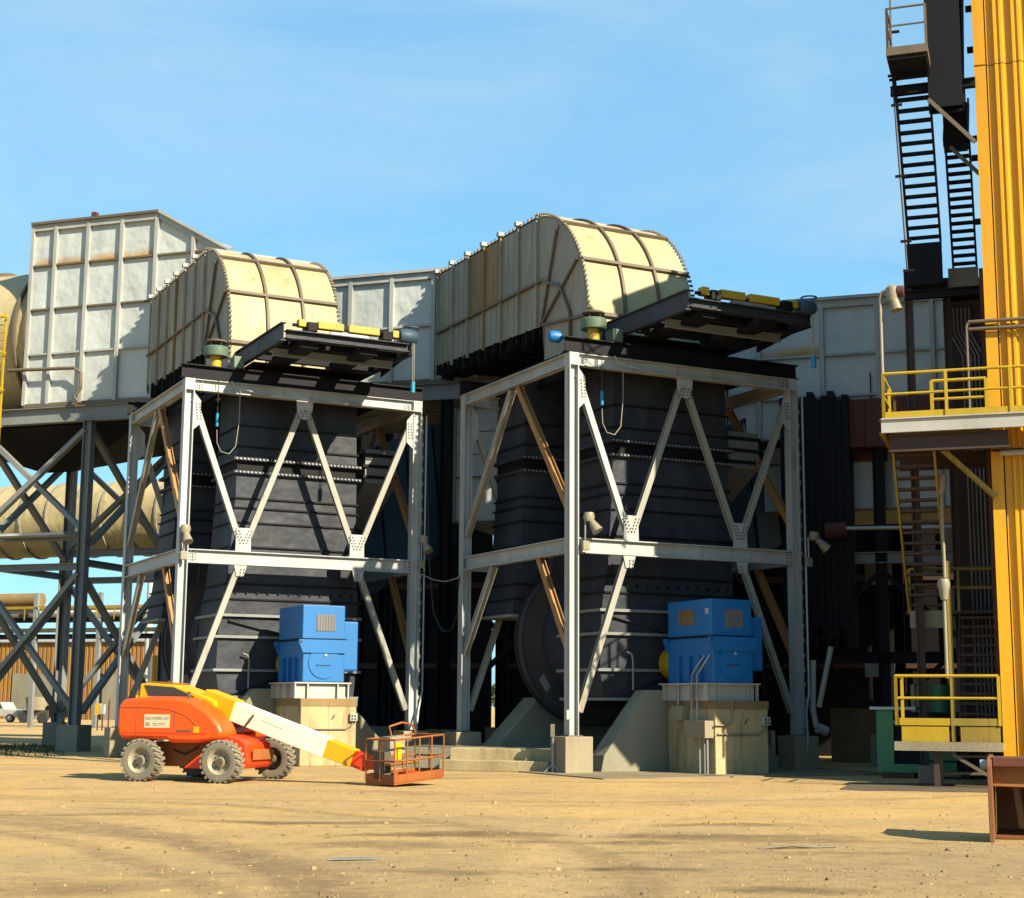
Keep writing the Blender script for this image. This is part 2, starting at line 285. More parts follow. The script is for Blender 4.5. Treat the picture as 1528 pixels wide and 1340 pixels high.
    x = N('ShaderNodeVectorMath'); x.operation = 'SCALE'; L(c, x.inputs[0]); L(rng(fine, .3, .7, .72*ALB, 1.5*ALB), x.inputs['Scale'])
    L(x.outputs[0], b.inputs['Base Color'])
    h = N('ShaderNodeMath'); h.operation = 'MULTIPLY_ADD'; L(noise(6, 8, (1, 1, 1), 0, (0, 0, 0), .75), h.inputs[0]); h.inputs[1].default_value = 1.2; L(fine, h.inputs[2])
    bp = N('ShaderNodeBump'); bp.inputs['Strength'].default_value = .8; bp.inputs['Distance'].default_value = .035; L(h.outputs[0], bp.inputs['Height']); L(bp.outputs[0], b.inputs['Normal'])
    return m
M['dirt'] = ground_mat()
g = MB()
xs = [-900, -200, -60]+[-34+i*.8 for i in range(61)]+[40, 200, 900]
ys = [-200, -60]+[-34+i*.6 for i in range(61)]+[12, 30, 120, 1500]
def gz(x, y):
    if -34 < x < 14 and -34 < y < 2:
        k = min(1, (x+34)/4, (14-x)/4, (y+34)/4, max(0, (-4.2-y)/3))
        k = max(0, k)
        return k*(.02*math.sin(x*.9+y*.35)*math.sin(y*1.1-x*.2)+.012*math.sin(x*2.3+1)*math.sin(y*2.7+x))
    return 0
g.add([(x, y, gz(x, y)) for y in ys for x in xs], [(j*len(xs)+i, j*len(xs)+i+1, (j+1)*len(xs)+i+1, (j+1)*len(xs)+i) for j in range(len(ys)-1) for i in range(len(xs)-1)])
single('ground', g, M['dirt'], 'yellow dirt yard with tyre sweeps and dark patches', None, (0, 0, 0), kind='structure', smooth=60)
# loose stones
for tone, cnt, lab in (('pebble', 3600, 'small tan stones scattered over the dirt yard'), ('pebbled', 3600, 'small dark stones and clods scattered over the dirt yard')):
    st = MB()
    for i in range(cnt):
        d = 13+25*random.random()**1.3; a = YAW+random.uniform(-.36, .36)+(.1 if random.random() < .35 else 0)
        x, y = CAM.x+d*math.sin(a), CAM.y+d*math.cos(a)
        if y > -3.5 and x > -13: continue
        r = min(.05, .006*math.exp(abs(random.gauss(0, .7)))); z = gz(x, y); a0 = random.uniform(0, 6.28); sx_ = random.uniform(.6, 1.5)
        q = [Vector((random.uniform(.6, 1.3)*r*sx_*math.cos(t+a0), random.uniform(.6, 1.3)*r*math.sin(t+a0), 0)) for t in (0, 1.26, 2.51, 3.77, 5.03)]
        c = Vector((x, y, z-.15*r)); top = Vector((r*random.uniform(-.3, .3), r*random.uniform(-.3, .3), r*random.uniform(.5, .9)))
        st.add([c+k for k in q]+[c+k*.55+top for k in q], [(5, 6, 7, 8, 9)]+[(k, (k+1) % 5, (k+1) % 5+5, k+5) for k in range(5)])
    single('gravel', st, M[tone], lab, None, (0, 0, 0), kind='stuff')
bd = MB(); p = AZ(1190, 1268)
bd.tube([p+Vector((-.5, .1, .02)), p+Vector((-.1, .0, .05)), p+Vector((.2, -.1, .03)), p+Vector((.5, -.12, .03))], .02, 6)
single('broken_board', bd, M['ribb'], 'thin broken stick lying on the dirt in the open yard', 'stick', None)
p = AZ(525, 1283); single('flat_scrap', MB().prism([p+Vector((-.3, 0, .01)), p+Vector((.3, -.2, .01)), p+Vector((.2, -.02, .01)), p+Vector((-.1, .12, .01))], (0, 0, .012)), M['galv'], 'flat pale scrap of metal lying on the dirt below the basket', 'scrap', None)
# concrete apron under the machines
ap = MB(); ap.box(-.9, 8.7, -3.3, 9, -.1, .03)
single('pavement', ap, M['apron'], 'flat grey concrete apron under the shaded fan tower', None, None, 'T2', kind='structure')
sb = MB(); sb.box(-6, -.75, 1.5, 8.2, -.1, .56)
single('concrete_slab', sb, M['concgrey'], 'raised concrete slab between the two fan towers', None, None, 'E', kind='structure')
sb = MB(); sb.box(-15, -12.7, 3.7, 9, -.1, .5)
single('concrete_slab', sb, M['concgrey'], 'raised concrete slab behind the steps beside the boom lift', None, None, 'E', kind='structure')
def steps(x0, x1, y, label):
    t = thing('concrete_steps', label, 'steps', ((x0+x1)/2, y, 0), 'E', 'low concrete steps up to the slabs')
    part('step', t, MB().box(x0, x1, y, y+.55, 0, .29), M['conclit'], bev=.02)
    part('step', t, MB().box(x0+.12, x1-.05, y+.5, y+1.35, 0, .6), M['conclit'], bev=.02)
steps(-3.75, -.62, .2, 'low concrete steps between the basket and the tower footing with sign post')
steps(-14.4, -10.7, 2.4, 'low concrete steps behind the rear wheel of the orange boom lift')

# ================================================================== SUPPORT FRAMES
WD, DP, ZT, ZB, ZMT, ZMB, ZP, S = 7.71, 7.02, 11.36, 11.01, 6.25, 5.84, .99, .29
def support_frame():
    t = thing('support_frame', 'tall grey steel tower frame standing in the shade beside the yellow building', 'steel frame', (WD/2, DP/2, 0), 'T2', 'steel tower frames carrying the ducts')
    h = S/2
    for x in (h, WD-h):
        for y in (h, DP-h):
            part('column', t, MB().ibeam((x, y, ZP), (x, y, ZB), S, S, (1, 0, 0), .03, .025), M['pale'])
            f = part('footing', t, MB().box(x-.42, x+.42, y-.42, y+.42, 0, ZP-.03), M['concrete'], bev=.025)
            part('base_plate', f, MB().box(x-.22, x+.22, y-.22, y+.22, ZP-.03, ZP), M['ribb'])
            part('corner_cap', t, MB().box(x-.15, x+.15, y-.15, y+.15, ZB, ZT), M['pale'])
    hb, hm = ZT-ZB, ZMT-ZMB
    for y in (.13, DP-.13):
        part('top_beam', t, MB().ibeam((.3, y, (ZT+ZB)/2), (WD-.3, y, (ZT+ZB)/2), .24, hb), M['pale'])
        part('middle_beam', t, MB().ibeam((S+.004, y, (ZMT+ZMB)/2), (WD-S-.004, y, (ZMT+ZMB)/2), .24, hm), M['pale'])
    for x in (.13, WD-.13):
        part('top_beam', t, MB().ibeam((x, .3, (ZT+ZB)/2), (x, DP-.3, (ZT+ZB)/2), .24, hb), M['pale'])
        part('middle_beam', t, MB().ibeam((x, S+.004, (ZMT+ZMB)/2), (x, DP-S-.004, (ZMT+ZMB)/2), .24, hm), M['pale'])
    def gus(poly, y): part('gusset_plate', t, MB().prism([(x, y, z) for x, z in poly], (0, .02, 0)), M['pale'])
    for y in (.14, DP-.14):
        yy = y-.11 if y < 1 else y-.11
        for p, q in (((.3, 10.75), (1.86, 6.55)), ((2.06, 6.5), (3.68, 10.72)), ((3.86, 10.72), (5.5, 6.5)), ((5.7, 6.5), (7.42, 10.75)), ((1.86, 5.82), (.36, 1.6)), ((5.7, 5.82), (7.36, 1.6))):
            part('brace', t, MB().ibeam((p[0], y, p[1]), (q[0], y, q[1]), .17, .15, (0, 1, 0), .02, .02), M['pale' if y < 1 and p[0] < 1 else 'braced'])
        for cx in (1.96, 5.6): gus([(cx-.24, ZMT+.004), (cx+.24, ZMT+.004), (cx+.22, 6.95), (cx-.22, 6.95)], yy)
        gus([(3.5, ZB-.004), (4.04, ZB-.004), (4.02, 10.72), (3.9, 10.42), (3.64, 10.42), (3.52, 10.72)], yy)
        for cx in (1.9, 5.66): gus([(cx-.2, ZMB-.004), (cx+.2, ZMB-.004), (cx+.1, 5.5), (cx-.12, 5.5)], yy)
        gus([(S+.002, 10.95), (.5, 10.7), (.5, 10.0), (S+.002, 9.8)], yy); gus([(WD-S-.002, 10.95), (7.2, 10.7), (7.2, 10.0), (WD-S-.002, 9.8)], yy)
    for x in (.14, WD-.14):
        for p, q in (((3.72, 10.95), (6.72, 6.9)), ((3.3, 10.95), (.3, 7.1)), ((4.85, 5.82), (6.78, 3.3)), ((1.95, 5.82), (.3, 3.3))):
            part('brace', t, MB().ibeam((x, p[0], p[1]), (x, q[0], q[1]), .2, .17, (1, 0, 0), .02, .02), M['brace_sunlit' if p[0] in (3.3, 1.95) else 'braced'])
    bl = MB()
    def bolts(cx, cz, dx, dz, n, y=-.02):
        for i in range(n):
            for sd in (-1, 1): bl.cyl((cx+dx*i+sd*.05*(dz != 0)*1.0, y, cz+dz*i), (cx+dx*i+sd*.05*(dz != 0), y-.025, cz+dz*i), .022, 6)
    for cx, sg in ((1.96, 1), (5.6, 1)):
        for k in (-1, 1): bolts(cx+k*.05, 6.5, k*.036, .09, 5, .025)
        bolts(cx, 5.7, -.01, -.09, 3, .025)
    for k in (-1, 1): bolts(3.77+k*.07, 10.68, -k*.0+k*.03, -.085, 4, .025)
    for cx in (.42, 7.3): bolts(cx, 10.6, .008, -.09, 6, .025)
    for cx in (.36, .5, 7.2, 7.34):
        for z in (5.93, 6.02, 6.1, 6.18): bl.cyl((cx, -.002, z), (cx, -.03, z), .022, 6)
        for z in (11.1, 11.18, 11.26): bl.cyl((cx, -.002, z), (cx, -.03, z), .022, 6)
    part('bolt_group', t, bl, M['ribb'], kind='stuff')
    # deck of dark beams on top
    part('deck_beam', t, MB().ibeam((-.1, .12, 11.58), (WD+.05, .12, 11.58), .26, .43, tf=.035), M['black'])
    part('deck_beam', t, MB().ibeam((-.1, DP-.14, 11.58), (WD+.05, DP-.14, 11.58), .26, .43), M['black'])
    for x in (.9, 1.7, 5.75, 6.8): part('deck_beam', t, MB().ibeam((x, .27, 11.58), (x, DP-.29, 11.58), .2, .4), M['black'])
    part('deck_plate', t, MB().box(5.0, 7.6, .3, 3.4, 11.79, 11.81), M['black'])
    return t
fr2 = support_frame()
fr1 = relocate(copy_tree(fr2), O1, 'tall pale steel tower frame in full sun behind the orange boom lift')

# ================================================================== FANS (dark casings inside the frames)
def ribbed_box(t, x0, x1, y0, y1, zmin=0):
    segs = [(11.75, .05, -.05), (10.25, .05, -.05), (9.6, .02, -.02), (9.25, 0, 0), (8.75, 0, 0), (8.0, .0, 0), (7.7, -.03, .0), (7.25, -.05, .02), (6.5, -.1, .05), (5.35, -.22, .1), (4.9, -.3, .12), (4.4, -.36, .12), (3.75, -.4, .12), (2.75, -.42, .12), (1.95, -.3, .05)]
    for (za, la, ra), (zb, lb, rb) in zip(segs, segs[1:]):
        if zb < zmin: break
        if (za, zb) == (9.25, 8.75):                  # bolted expansion joint
            j = part('expansion_joint', t, MB().box(x0+.03, x1-.03, y0+.04, y1-.04, zb+.1, za-.1), M['black'])
            for z in (zb, za-.09):
                fl = part('flange', j, MB().box(x0-.12, x1+.12, y0-.12, y1+.12, z, z+.09), M['dark'])
            b = MB(); n = 34
            for i in range(n):
                x = x0-.05+(x1-x0+.1)*i/(n-1)
                for z in (zb+.045, za-.045): b.cyl((x, y0-.12, z), (x, y0-.16, z), .028, 6)
            part('bolt_row', j, b, M['galv'], kind='stuff'); continue
        v = [(x0+lb, y0, zb), (x1+rb, y0, zb), (x1+rb, y1, zb), (x0+lb, y1, zb), (x0+la, y0, za), (x1+ra, y0, za), (x1+ra, y1, za), (x0+la, y1, za)]
        part('casing_plate', t, MB().add(v, [(0, 3, 2, 1), (4, 5, 6, 7), (0, 1, 5, 4), (1, 2, 6, 5), (2, 3, 7, 6), (3, 0, 4, 7)]), M['dark'])
        big = zb < 4.8
        w, hh = (.12, .08) if big else (.06, .045)
        part('stiffener', t, MB().box(x0+lb-w, x1+rb+w, y0-w, y1+w, zb-hh/2, zb+hh/2), M['grey' if big else 'black'])  # sunlit look of the lower ledges put into a lighter grey
    if zmin: return
    # gusset diagonals and bolts of the lower joint
    part('stiffener', t, MB().bar((x0-.1, y0-.05, 4.25), (x0+2.3, y0-.05, 3.7), .1, .05), M['dark'])
    part('stiffener', t, MB().bar((x0-.1, y0-.05, 2.0), (x0+1.6, y0-.05, 2.6), .08, .05), M['dark'])
    b = MB()
    for i in range(12): x = x0+.1+(x1-x0-.2)*i/11; b.cyl((x, y0-.004, 5.1), (x, y0-.05, 5.1), .045, 6)
    part('bolt_row', t, b, M['black'], kind='stuff')
    part('cover_plate', t, MB().box(x0-.05, x1-.1, y0-.035, y0-.003, 5.42, 5.7), M['dark'])
def fan():
    t = thing('industrial_fan', 'dark ribbed fan casing with round scroll inside the shaded tower beside the yellow building', 'fan', (3.8, 4, 0), 'T2', 'dark fan casings inside the tower frames')
    ribbed_box(t, 2.0, 5.95, 1.1, 3.3); ribbed_box(t, 1.2, 5.6, 5.0, 6.9, 4.3)
    # scroll: spiral outline between the two boxes
    cx, cz = 3.35, 3.75
    pts = []
    for i in range(48):
        a = 2*math.pi*i/48
        r = 2.35+.45*((a-math.pi*.7) % (2*math.pi))/(2*math.pi)
        pts.append((cx+r*math.cos(a), cz+r*math.sin(a)))
    part('scroll', t, MB().prism([(x, 4.46, z) for x, z in pts], (0, .4, 0)), M['scroll'], smooth=40)
    for y in (4.43, 4.84):
        rim = MB()
        ring = [(cx+(x-cx)*1.03, z+(z-cz)*.03) for x, z in pts]; n = len(pts)
        for i in range(n):
            j = (i+1) % n
            a, b_, c, d = ring[i], ring[j], pts[j], pts[i]
            rim.add([(a[0], y, a[1]), (b_[0], y, b_[1]), (c[0], y, c[1]), (d[0], y, d[1]), (a[0], y+.05, a[1]), (b_[0], y+.05, b_[1]), (c[0], y+.05, c[1]), (d[0], y+.05, d[1])], [(0, 1, 2, 3), (7, 6, 5, 4), (0, 4, 5, 1), (2, 6, 7, 3)])
        part('scroll_rim', t, rim, M['dark'])
    part('scroll_drum', t, MB().cyl((cx+.2, 3.31, cz), (cx+.2, 4.45, cz), 2.0, 36), M['dark'], smooth=40)
    part('nameplate', t, MB().prism([(1.45, 4.44, 2.5), (1.7, 4.44, 2.15), (1.85, 4.44, 2.3), (1.6, 4.44, 2.7)], (0, .012, 0)), M['galv'])
    part('shaft', t, MB().cyl((3.85, .0, 2.95), (3.85, 1.2, 2.95), .14, 14), M['galv'], smooth=40)
    part('coupling_guard', t, MB().cyl((3.85, .28, 2.95), (3.85, .95, 2.95), .46, 20), M['ypaint'], smooth=40)
    part('grease_pipe', t, MB().tube([(2.55, .95, 2.2), (2.55, .95, 3.05), (2.5, .95, 3.2), (2.35, .95, 3.25)], .03), M['palecable'], smooth=60)
    return t
fan2 = fan()
fan1 = relocate(copy_tree(fan2), O1, 'dark ribbed fan casing with round scroll behind the orange boom lift')
def pier(y0, y1, xs, top, name, label):
    t = single('concrete_pier', MB().prism([(xs[0], y0, 0), (xs[3], y0, 0), (xs[3]-.1, y0, .45), (xs[2], y0, top), (xs[1], y0, top), (xs[0]+.1, y0, .45)], (0, y1-y0, 0)), M['concgrey'], label, 'concrete pier', None, 'T2', 'sloped concrete piers under the fan shafts', bev=.03)
    return t
p = pier(.15, .85, (1.05, 2.55, 5.2, 6.9), 2.2, '', 'sloped concrete pier at the foot of the shaded fan, half lit')
relocate(copy_tree(p), O1, 'sloped grey concrete pier behind the sunlit yellow motor plinth')
p = pier(5.3, 6.3, (.3, 1.9, 5.0, 6.6), 2.0, '', 'sloped concrete pier under the rear casing of the shaded fan')
relocate(copy_tree(p), O1, 'sloped concrete pier under the rear casing of the fan behind the boom lift')

# ================================================================== MOTORS
def motor():
    t = thing('electric_motor', 'big blue electric motor in the shade near the yellow building', 'motor', (3.85, -.9, 1.9), 'T2', 'blue fan motors on concrete plinths')
    part('body', t, MB().box(3.22, 4.5, -2.0, .2, 2.38, 3.6), M['blue'], bev=.03)
    for y in (.14, -2.06): e = part('lifting_flange', t, MB().prism([(3.2, y, 3.22), (4.52, y, 3.22), (4.62, y, 3.5), (4.62, y, 3.6), (3.08, y, 3.6), (3.08, y, 3.5)], (0, .07, 0)), M['blue'])
    part('bolt', e, MB().cyl((3.14, -2.09, 3.54), (3.14, -2.05, 3.54), .03, 8), M['cable'])
    h = part('hood', t, MB().box(3.2, 4.5, -1.97, .15, 3.62, 4.6), M['blue'], bev=.025)
    part('louver', h, MB().box(3.62, 4.2, -1.985, -1.972, 3.85, 4.33), M['vent'])
    lv = MB()
    for i in range(7): x = 3.64+i*.085; lv.box(x, x+.035, -2.0, -1.984, 3.87, 4.31)
    part('louver_slat', h, lv, M['vent'], kind='stuff')
    part('louver', h, MB().box(3.185, 3.198, -1.15, -.4, 3.95, 4.35), M['ventbrown'])
    lv = MB()
    for i in range(6): y = -1.12+i*.12; lv.box(3.17, 3.186, y, y+.05, 3.97, 4.33)
    part('louver_slat', h, lv, M['ventbrown'], kind='stuff')
    part('rating_plate', h, MB().box(3.185, 3.197, -1.85, -1.7, 4.2, 4.36), M['white'])
    for z in (3.6,): part('joint_strip', t, MB().box(3.16, 4.56, -2.03, .18, 3.6, 3.635), M['black'])
    part('end_cover', t, MB().cyl((3.86, -2.0, 2.95), (3.86, -2.03, 2.95), .47, 28), M['blue'], smooth=40)
    # small dark script mark on the end cover
    mk = MB().tube([(3.62, -2.035, 2.83), (3.66, -2.035, 2.9), (3.68, -2.035, 2.84), (3.74, -2.035, 2.88), (3.78, -2.035, 2.84), (3.85, -2.035, 2.87), (3.9, -2.035, 2.85), (3.97, -2.035, 2.87), (4.05, -2.035, 2.86)], .013, 4)
    part('script_mark', t, mk, M['cable'])
    part('drain_cap', t, MB().cyl((3.9, -2.03, 3.16), (3.9, -2.06, 3.16), .04, 10), M['white'])
    j = part('terminal_box', t, MB().box(4.53, 5.0, -1.75, -.65, 2.72, 4.16), M['blue'], bev=.02)
    part('box_lid', j, MB().box(4.56, 4.97, -1.775, -1.752, 2.76, 4.12), M['blue'], bev=.008)
    for x in (3.36, 3.72, 4.08): pass
    for y in (-1.5, -1.0, -.5): part('side_rib', t, MB().box(3.12, 3.218, y, y+.05, 2.4, 3.1), M['blue'])
    b = part('steel_base', t, MB().box(3.12, 4.58, -1.9, .2, 1.92, 2.34), M['white'])
    part('base_flange', b, MB().box(2.98, 4.72, -2.02, .3, 2.34, 2.38), M['white'])
    for x in (3.0, 3.38, 4.3, 4.62): part('base_rib', b, MB().box(x, x+.04, -2.0, -1.902, 1.92, 2.338), M['white'])
    for y in (-1.9, -1.2, -.5, .1): part('base_rib', b, MB().box(3.0, 3.118, y, y+.04, 1.92, 2.338), M['white'])
    return t
mo2 = motor(); mo1 = relocate(copy_tree(mo2), O1, 'big blue electric motor in full sun above the lift boom')
for o in [c for h in mo1.children for c in h.children if c.active_material is M['ventbrown'] or c.name.startswith('rating_plate')]: bpy.data.objects.remove(o)
def plinth():
    t = thing('motor_plinth', 'tall stained concrete plinth with electrical boxes under the shaded blue motor', 'plinth', (4, -1, 0), 'T2', 'concrete motor plinths')
    part('concrete_block', t, MB().box(3.15, 4.85, -2.15, .12, 0, 1.88), M['conclit'], bev=.03)
    part('grout_cap', t, MB().box(3.135, 4.865, -2.165, .13, 1.7, 1.918), M['stained'])
    for z in (1.0,): part('form_seam', t, MB().box(3.14, 4.86, -2.158, .125, z, z+.008), M['concrete'])
    for x in (4.0,): part('form_seam', t, MB().box(x, x+.01, -2.157, -2.152, 0, 1.7), M['concrete'])
    part('spalled_patch', t, MB().prism([(4.05, -2.157, 1.3), (4.15, -2.157, 1.34), (4.2, -2.157, 1.45), (4.14, -2.157, 1.46), (4.1, -2.157, 1.38)], (0, .01, 0)), M['ribb'])
    s = part('socket_box', t, MB().box(4.62, 4.84, -2.27, -2.153, 1.28, 1.5), M['white'], bev=.01)
    sl = MB()
    for i in range(2):
        for k in range(2): sl.box(4.65+i*.09, 4.7+i*.09, -2.278, -2.268, 1.31+k*.09, 1.37+k*.09)
    part('socket', s, sl, M['cable'])
    part('conduit', t, MB().tube([(3.2, -2.18, 1.05), (4.5, -2.18, 1.05), (4.7, -2.18, 1.15), (4.72, -2.18, 1.29)], .025), M['concgrey'], smooth=60)
    return t
pl2 = plinth()
pl1 = copy_tree(pl2); relocate(pl1, O1, 'tall yellow concrete plinth in full sun behind the lift boom')
def eboxes():
    t = thing('junction_box', 'beige electrical boxes with conduits on the side of the shaded plinth', 'electrical box', (3.0, -1.5, 0), 'T2')
    y = -1.6
    part('box', t, MB().box(2.86, 3.14, -2.1, -1.1, .95, 1.4), M['concrete'], bev=.01)
    part('box', t, MB().box(2.9, 3.14, -.95, -.4, 1.4, 1.78), M['concrete'], bev=.01)
    for k, yy in enumerate((-2.0, -1.85, -1.65)): part('conduit', t, MB().tube([(3.0, yy, 0), (3.0, yy, .95)], .03), M['galv'], smooth=60)
    for k, yy in enumerate((-1.3, -1.55)):
        part('conduit', t, MB().tube([(3.0, yy, 1.4), (3.0, yy, 2.3), (2.98, yy-.05, 2.6), (3.05, yy-.3, 2.9), (3.17, yy-.35, 3.1)], .028), M['galv'], smooth=60)
    part('conduit', t, MB().tube([(3.02, -.6, 1.78), (3.02, -.6, 2.4)], .028), M['galv'], smooth=60)
    part('conduit', t, MB().tube([(3.12, -2.19, 1.28), (3.5, -2.19, 1.28), (3.62, -2.19, 1.34), (3.66, -2.19, 1.5), (3.66, -2.19, 1.9)], .025), M['concrete'], smooth=60)
eboxes()

# ================================================================== DISCHARGE ELBOWS
def elbow(fr, dx, label):
    t = thing('discharge_duct', label, 'duct', (3.3+dx, 5, 11.8), fr, 'big beige curved ducts on the fan towers')
    xl, xr = 1.45+dx, 5.08+dx
    yc, zc, ry, rz, z0, yr = 5.0, 12.9, 3.52, 3.85, 11.85, (13.3 if fr == 'T2' else 13.0)
    zt, zb, yi = zc+rz, 13.2, 4.3
    A = lambda a: (yc-ry*math.cos(R(a)), zc+rz*math.sin(R(a)))
    def curve(a0, a1, n=5): return [A(a0+(a1-a0)*i/n) for i in range(n+1)]
    segs = [(-16, 1), (1, 27), (27, 55), (55, 84)]
    # curved front: panels between the ribs, each its own plate
    xcuts = [xl, xl+1.22, xl+2.43, xr]
    def fp(a): return A(a) if a >= 0 else (A(0)[0], zc+(z0-zc)*a/-16)
    def strip(a0, a1, x0, x1, th, out=0.):
        mb = MB(); n = 6 if a0 >= 0 else 2; P = []
        for i in range(n+1):
            y, z = fp(a0+(a1-a0)*i/n); d = Vector((0, (y-yc)/ry, max(0, z-zc)/rz)).normalized()
            P.append((Vector((0, y, z))+d*out, Vector((0, y, z))+d*(out-th)))
        vs = []; fs = []
        for o, i_ in P: vs += [(x0, o.y, o.z), (x1, o.y, o.z), (x1, i_.y, i_.z), (x0, i_.y, i_.z)]
        for k in range(n):
            b = 4*k
            for j in range(4): fs.append((b+j, b+(j+1) % 4, b+4+(j+1) % 4, b+4+j))
        fs += [(0, 1, 2, 3), (4*n+3, 4*n+2, 4*n+1, 4*n)]
        return mb.add(vs, fs)
    for a0, a1 in segs:
        for x0, x1 in zip(xcuts, xcuts[1:]): part('curved_panel', t, strip(a0+.3, a1-.3, x0+.01, x1-.01, .05), M['cream'], smooth=30)
    for x in xcuts[1:3]:
        for a0, a1 in segs: part('curved_rib', t, strip(a0+.9, a1-.9, x-.045, x+.045, .09, .085), M['ribb'])
    for a in (1, 27, 55):
        part('cross_rib', t, strip(a-.8, a+.8, xl-.02, xr+.03, .12, .1), M['ribb'])
    part('cross_rib', t, strip(83, 84.5, xl-.04, xr+.1, .12, .11), M['hrib'])
    part('roof_plate', t, MB().box(xl, xr, A(84)[0], yr, zt-.06, zt-.005), M['cream'])
    # sides
    pf = [fp(a) for a in (-16, -8, 0, 9, 18, 27, 36, 45, 55, 64, 74, 84)]
    inner = (yi, zb); foot = (yi-.1, z0)
    for sx, x in ((-1, xl), (1, xr)):
        dxv = (.04*-sx, 0, 0)
        # fan of plates round the inner corner
        grp = [pf[0:3]+[inner, foot], pf[2:6]+[inner], pf[5:9]+[inner], pf[8:12]+[(yi+.3, zt), (yi+.3, zb), inner]]
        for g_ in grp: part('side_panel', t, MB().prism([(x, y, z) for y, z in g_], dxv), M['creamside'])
        n = 7; ys = [yi+.3+(yr-yi-.3)*i/n for i in range(n+1)]
        for i, (a, b) in enumerate(zip(ys, ys[1:])):
            for z_a, z_b in ((zb+.3*(a-yi)/(yr-yi), 14.55), (14.62, zt)):
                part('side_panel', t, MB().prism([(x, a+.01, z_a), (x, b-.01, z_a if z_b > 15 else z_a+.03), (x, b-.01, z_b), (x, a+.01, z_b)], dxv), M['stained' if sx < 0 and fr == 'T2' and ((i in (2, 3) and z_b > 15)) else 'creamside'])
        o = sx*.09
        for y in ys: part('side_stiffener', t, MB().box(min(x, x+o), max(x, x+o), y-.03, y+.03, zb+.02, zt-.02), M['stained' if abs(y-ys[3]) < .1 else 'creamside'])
        part('side_rib', t, MB().box(min(x, x+o*1.2), max(x, x+o*1.2), yi, yr, 14.55, 14.62), M['ribb'])
        if sx < 0:
            thin = MB()
            for a, b in zip(ys, ys[1:]):
                for k in (1, 2): y = a+(b-a)*k/3; thin.box(x-.012, x-.001, y-.012, y+.012, zb+.1, zt-.05)
            part('seam_row', t, thin, M['creamside'], kind='stuff')
        mid = [(yi, 14.6), (3.1, 14.15), (2.5, 13.2), (2.5, z0)]
        for p, q in zip(mid, mid[1:]): part('side_rib', t, MB().bar((x+o*.55, p[0], p[1]), (x+o*.55, q[0], q[1]), .07, abs(o)*1.1, (1, 0, 0)), M['ribb'])
        for a in (0, 30, 60):
            e = A(a); part('radial_rib', t, MB().bar((x+o*.5, yi, zb), (x+o*.5, e[0]+.05*(yi-e[0]), e[1]+.05*(zb-e[1])), .07, abs(o), (1, 0, 0)), M['ribb'])
        # bolted rim
        bl = MB()
        for i in range(40):
            y, z = fp(-14+97*i/39); d = Vector((0, (y-yc)/ry, max(0, z-zc)/rz)).normalized()
            c = Vector((x+sx*.03, y, z))+d*.045; bl.box(c.x-.05, c.x+.05, c.y-.03, c.y+.03, c.z-.03, c.z+.03)
        part('rim_bolts', t, bl, M['ribb'], kind='stuff')
        # little plates standing on the roof edge
        for y in ys[1:]: part('edge_lug', t, MB().box(x-.16*(sx < 0)-.02, x+.16*(sx > 0)+.02, y-.08, y+.08, zt, zt+.13), M['hrib'])
        tl = MB(); k = 34
        for i in range(k): y = yi+.4+(yr-yi-.5)*i/(k-1); tl.box(x+sx*.0, x+sx*.06, y-.03, y+.03, zt-.03, zt+.05)
        part('edge_bolts', t, tl, M['ribb'], kind='stuff')
    # underside with hanging stiffeners
    part('floor_plate', t, MB().prism([(xl+.02, yi, zb), (xl+.02, yr, zb+.28), (xl+.02, yr, zb+.34), (xl+.02, yi, zb+.06)], (xr-xl-.04, 0, 0)), M['black'])
    n = 24
    for i in range(n):
        y = yi+.25+(yr-yi-.4)*i/(n-1); part('floor_fin', t, MB().box(xl+.04-.05*(i*7 % 3), xr-.04, y-.022, y+.022, zb-.34-.14*(i*5 % 4)/2+.28*(y-yi)/(yr-yi), zb+.28*(y-yi)/(yr-yi)), M['black'])
    part('throat_plate', t, MB().box(xl, xr, yi-.12, yi-.06, z0, zb), M['black'])
    part('foot_flange', t, MB().box(xl-.12, xr+.12, A(0)[0]-.1, yi+.05, z0-.1, z0), M['ribb'])
    return t
elbow('T2', 0, 'large beige curved duct nearest the stair tower, on the shaded fan tower')
elbow('T1', .32, 'beige curved duct in front of the tall grey ribbed duct, above the boom lift')

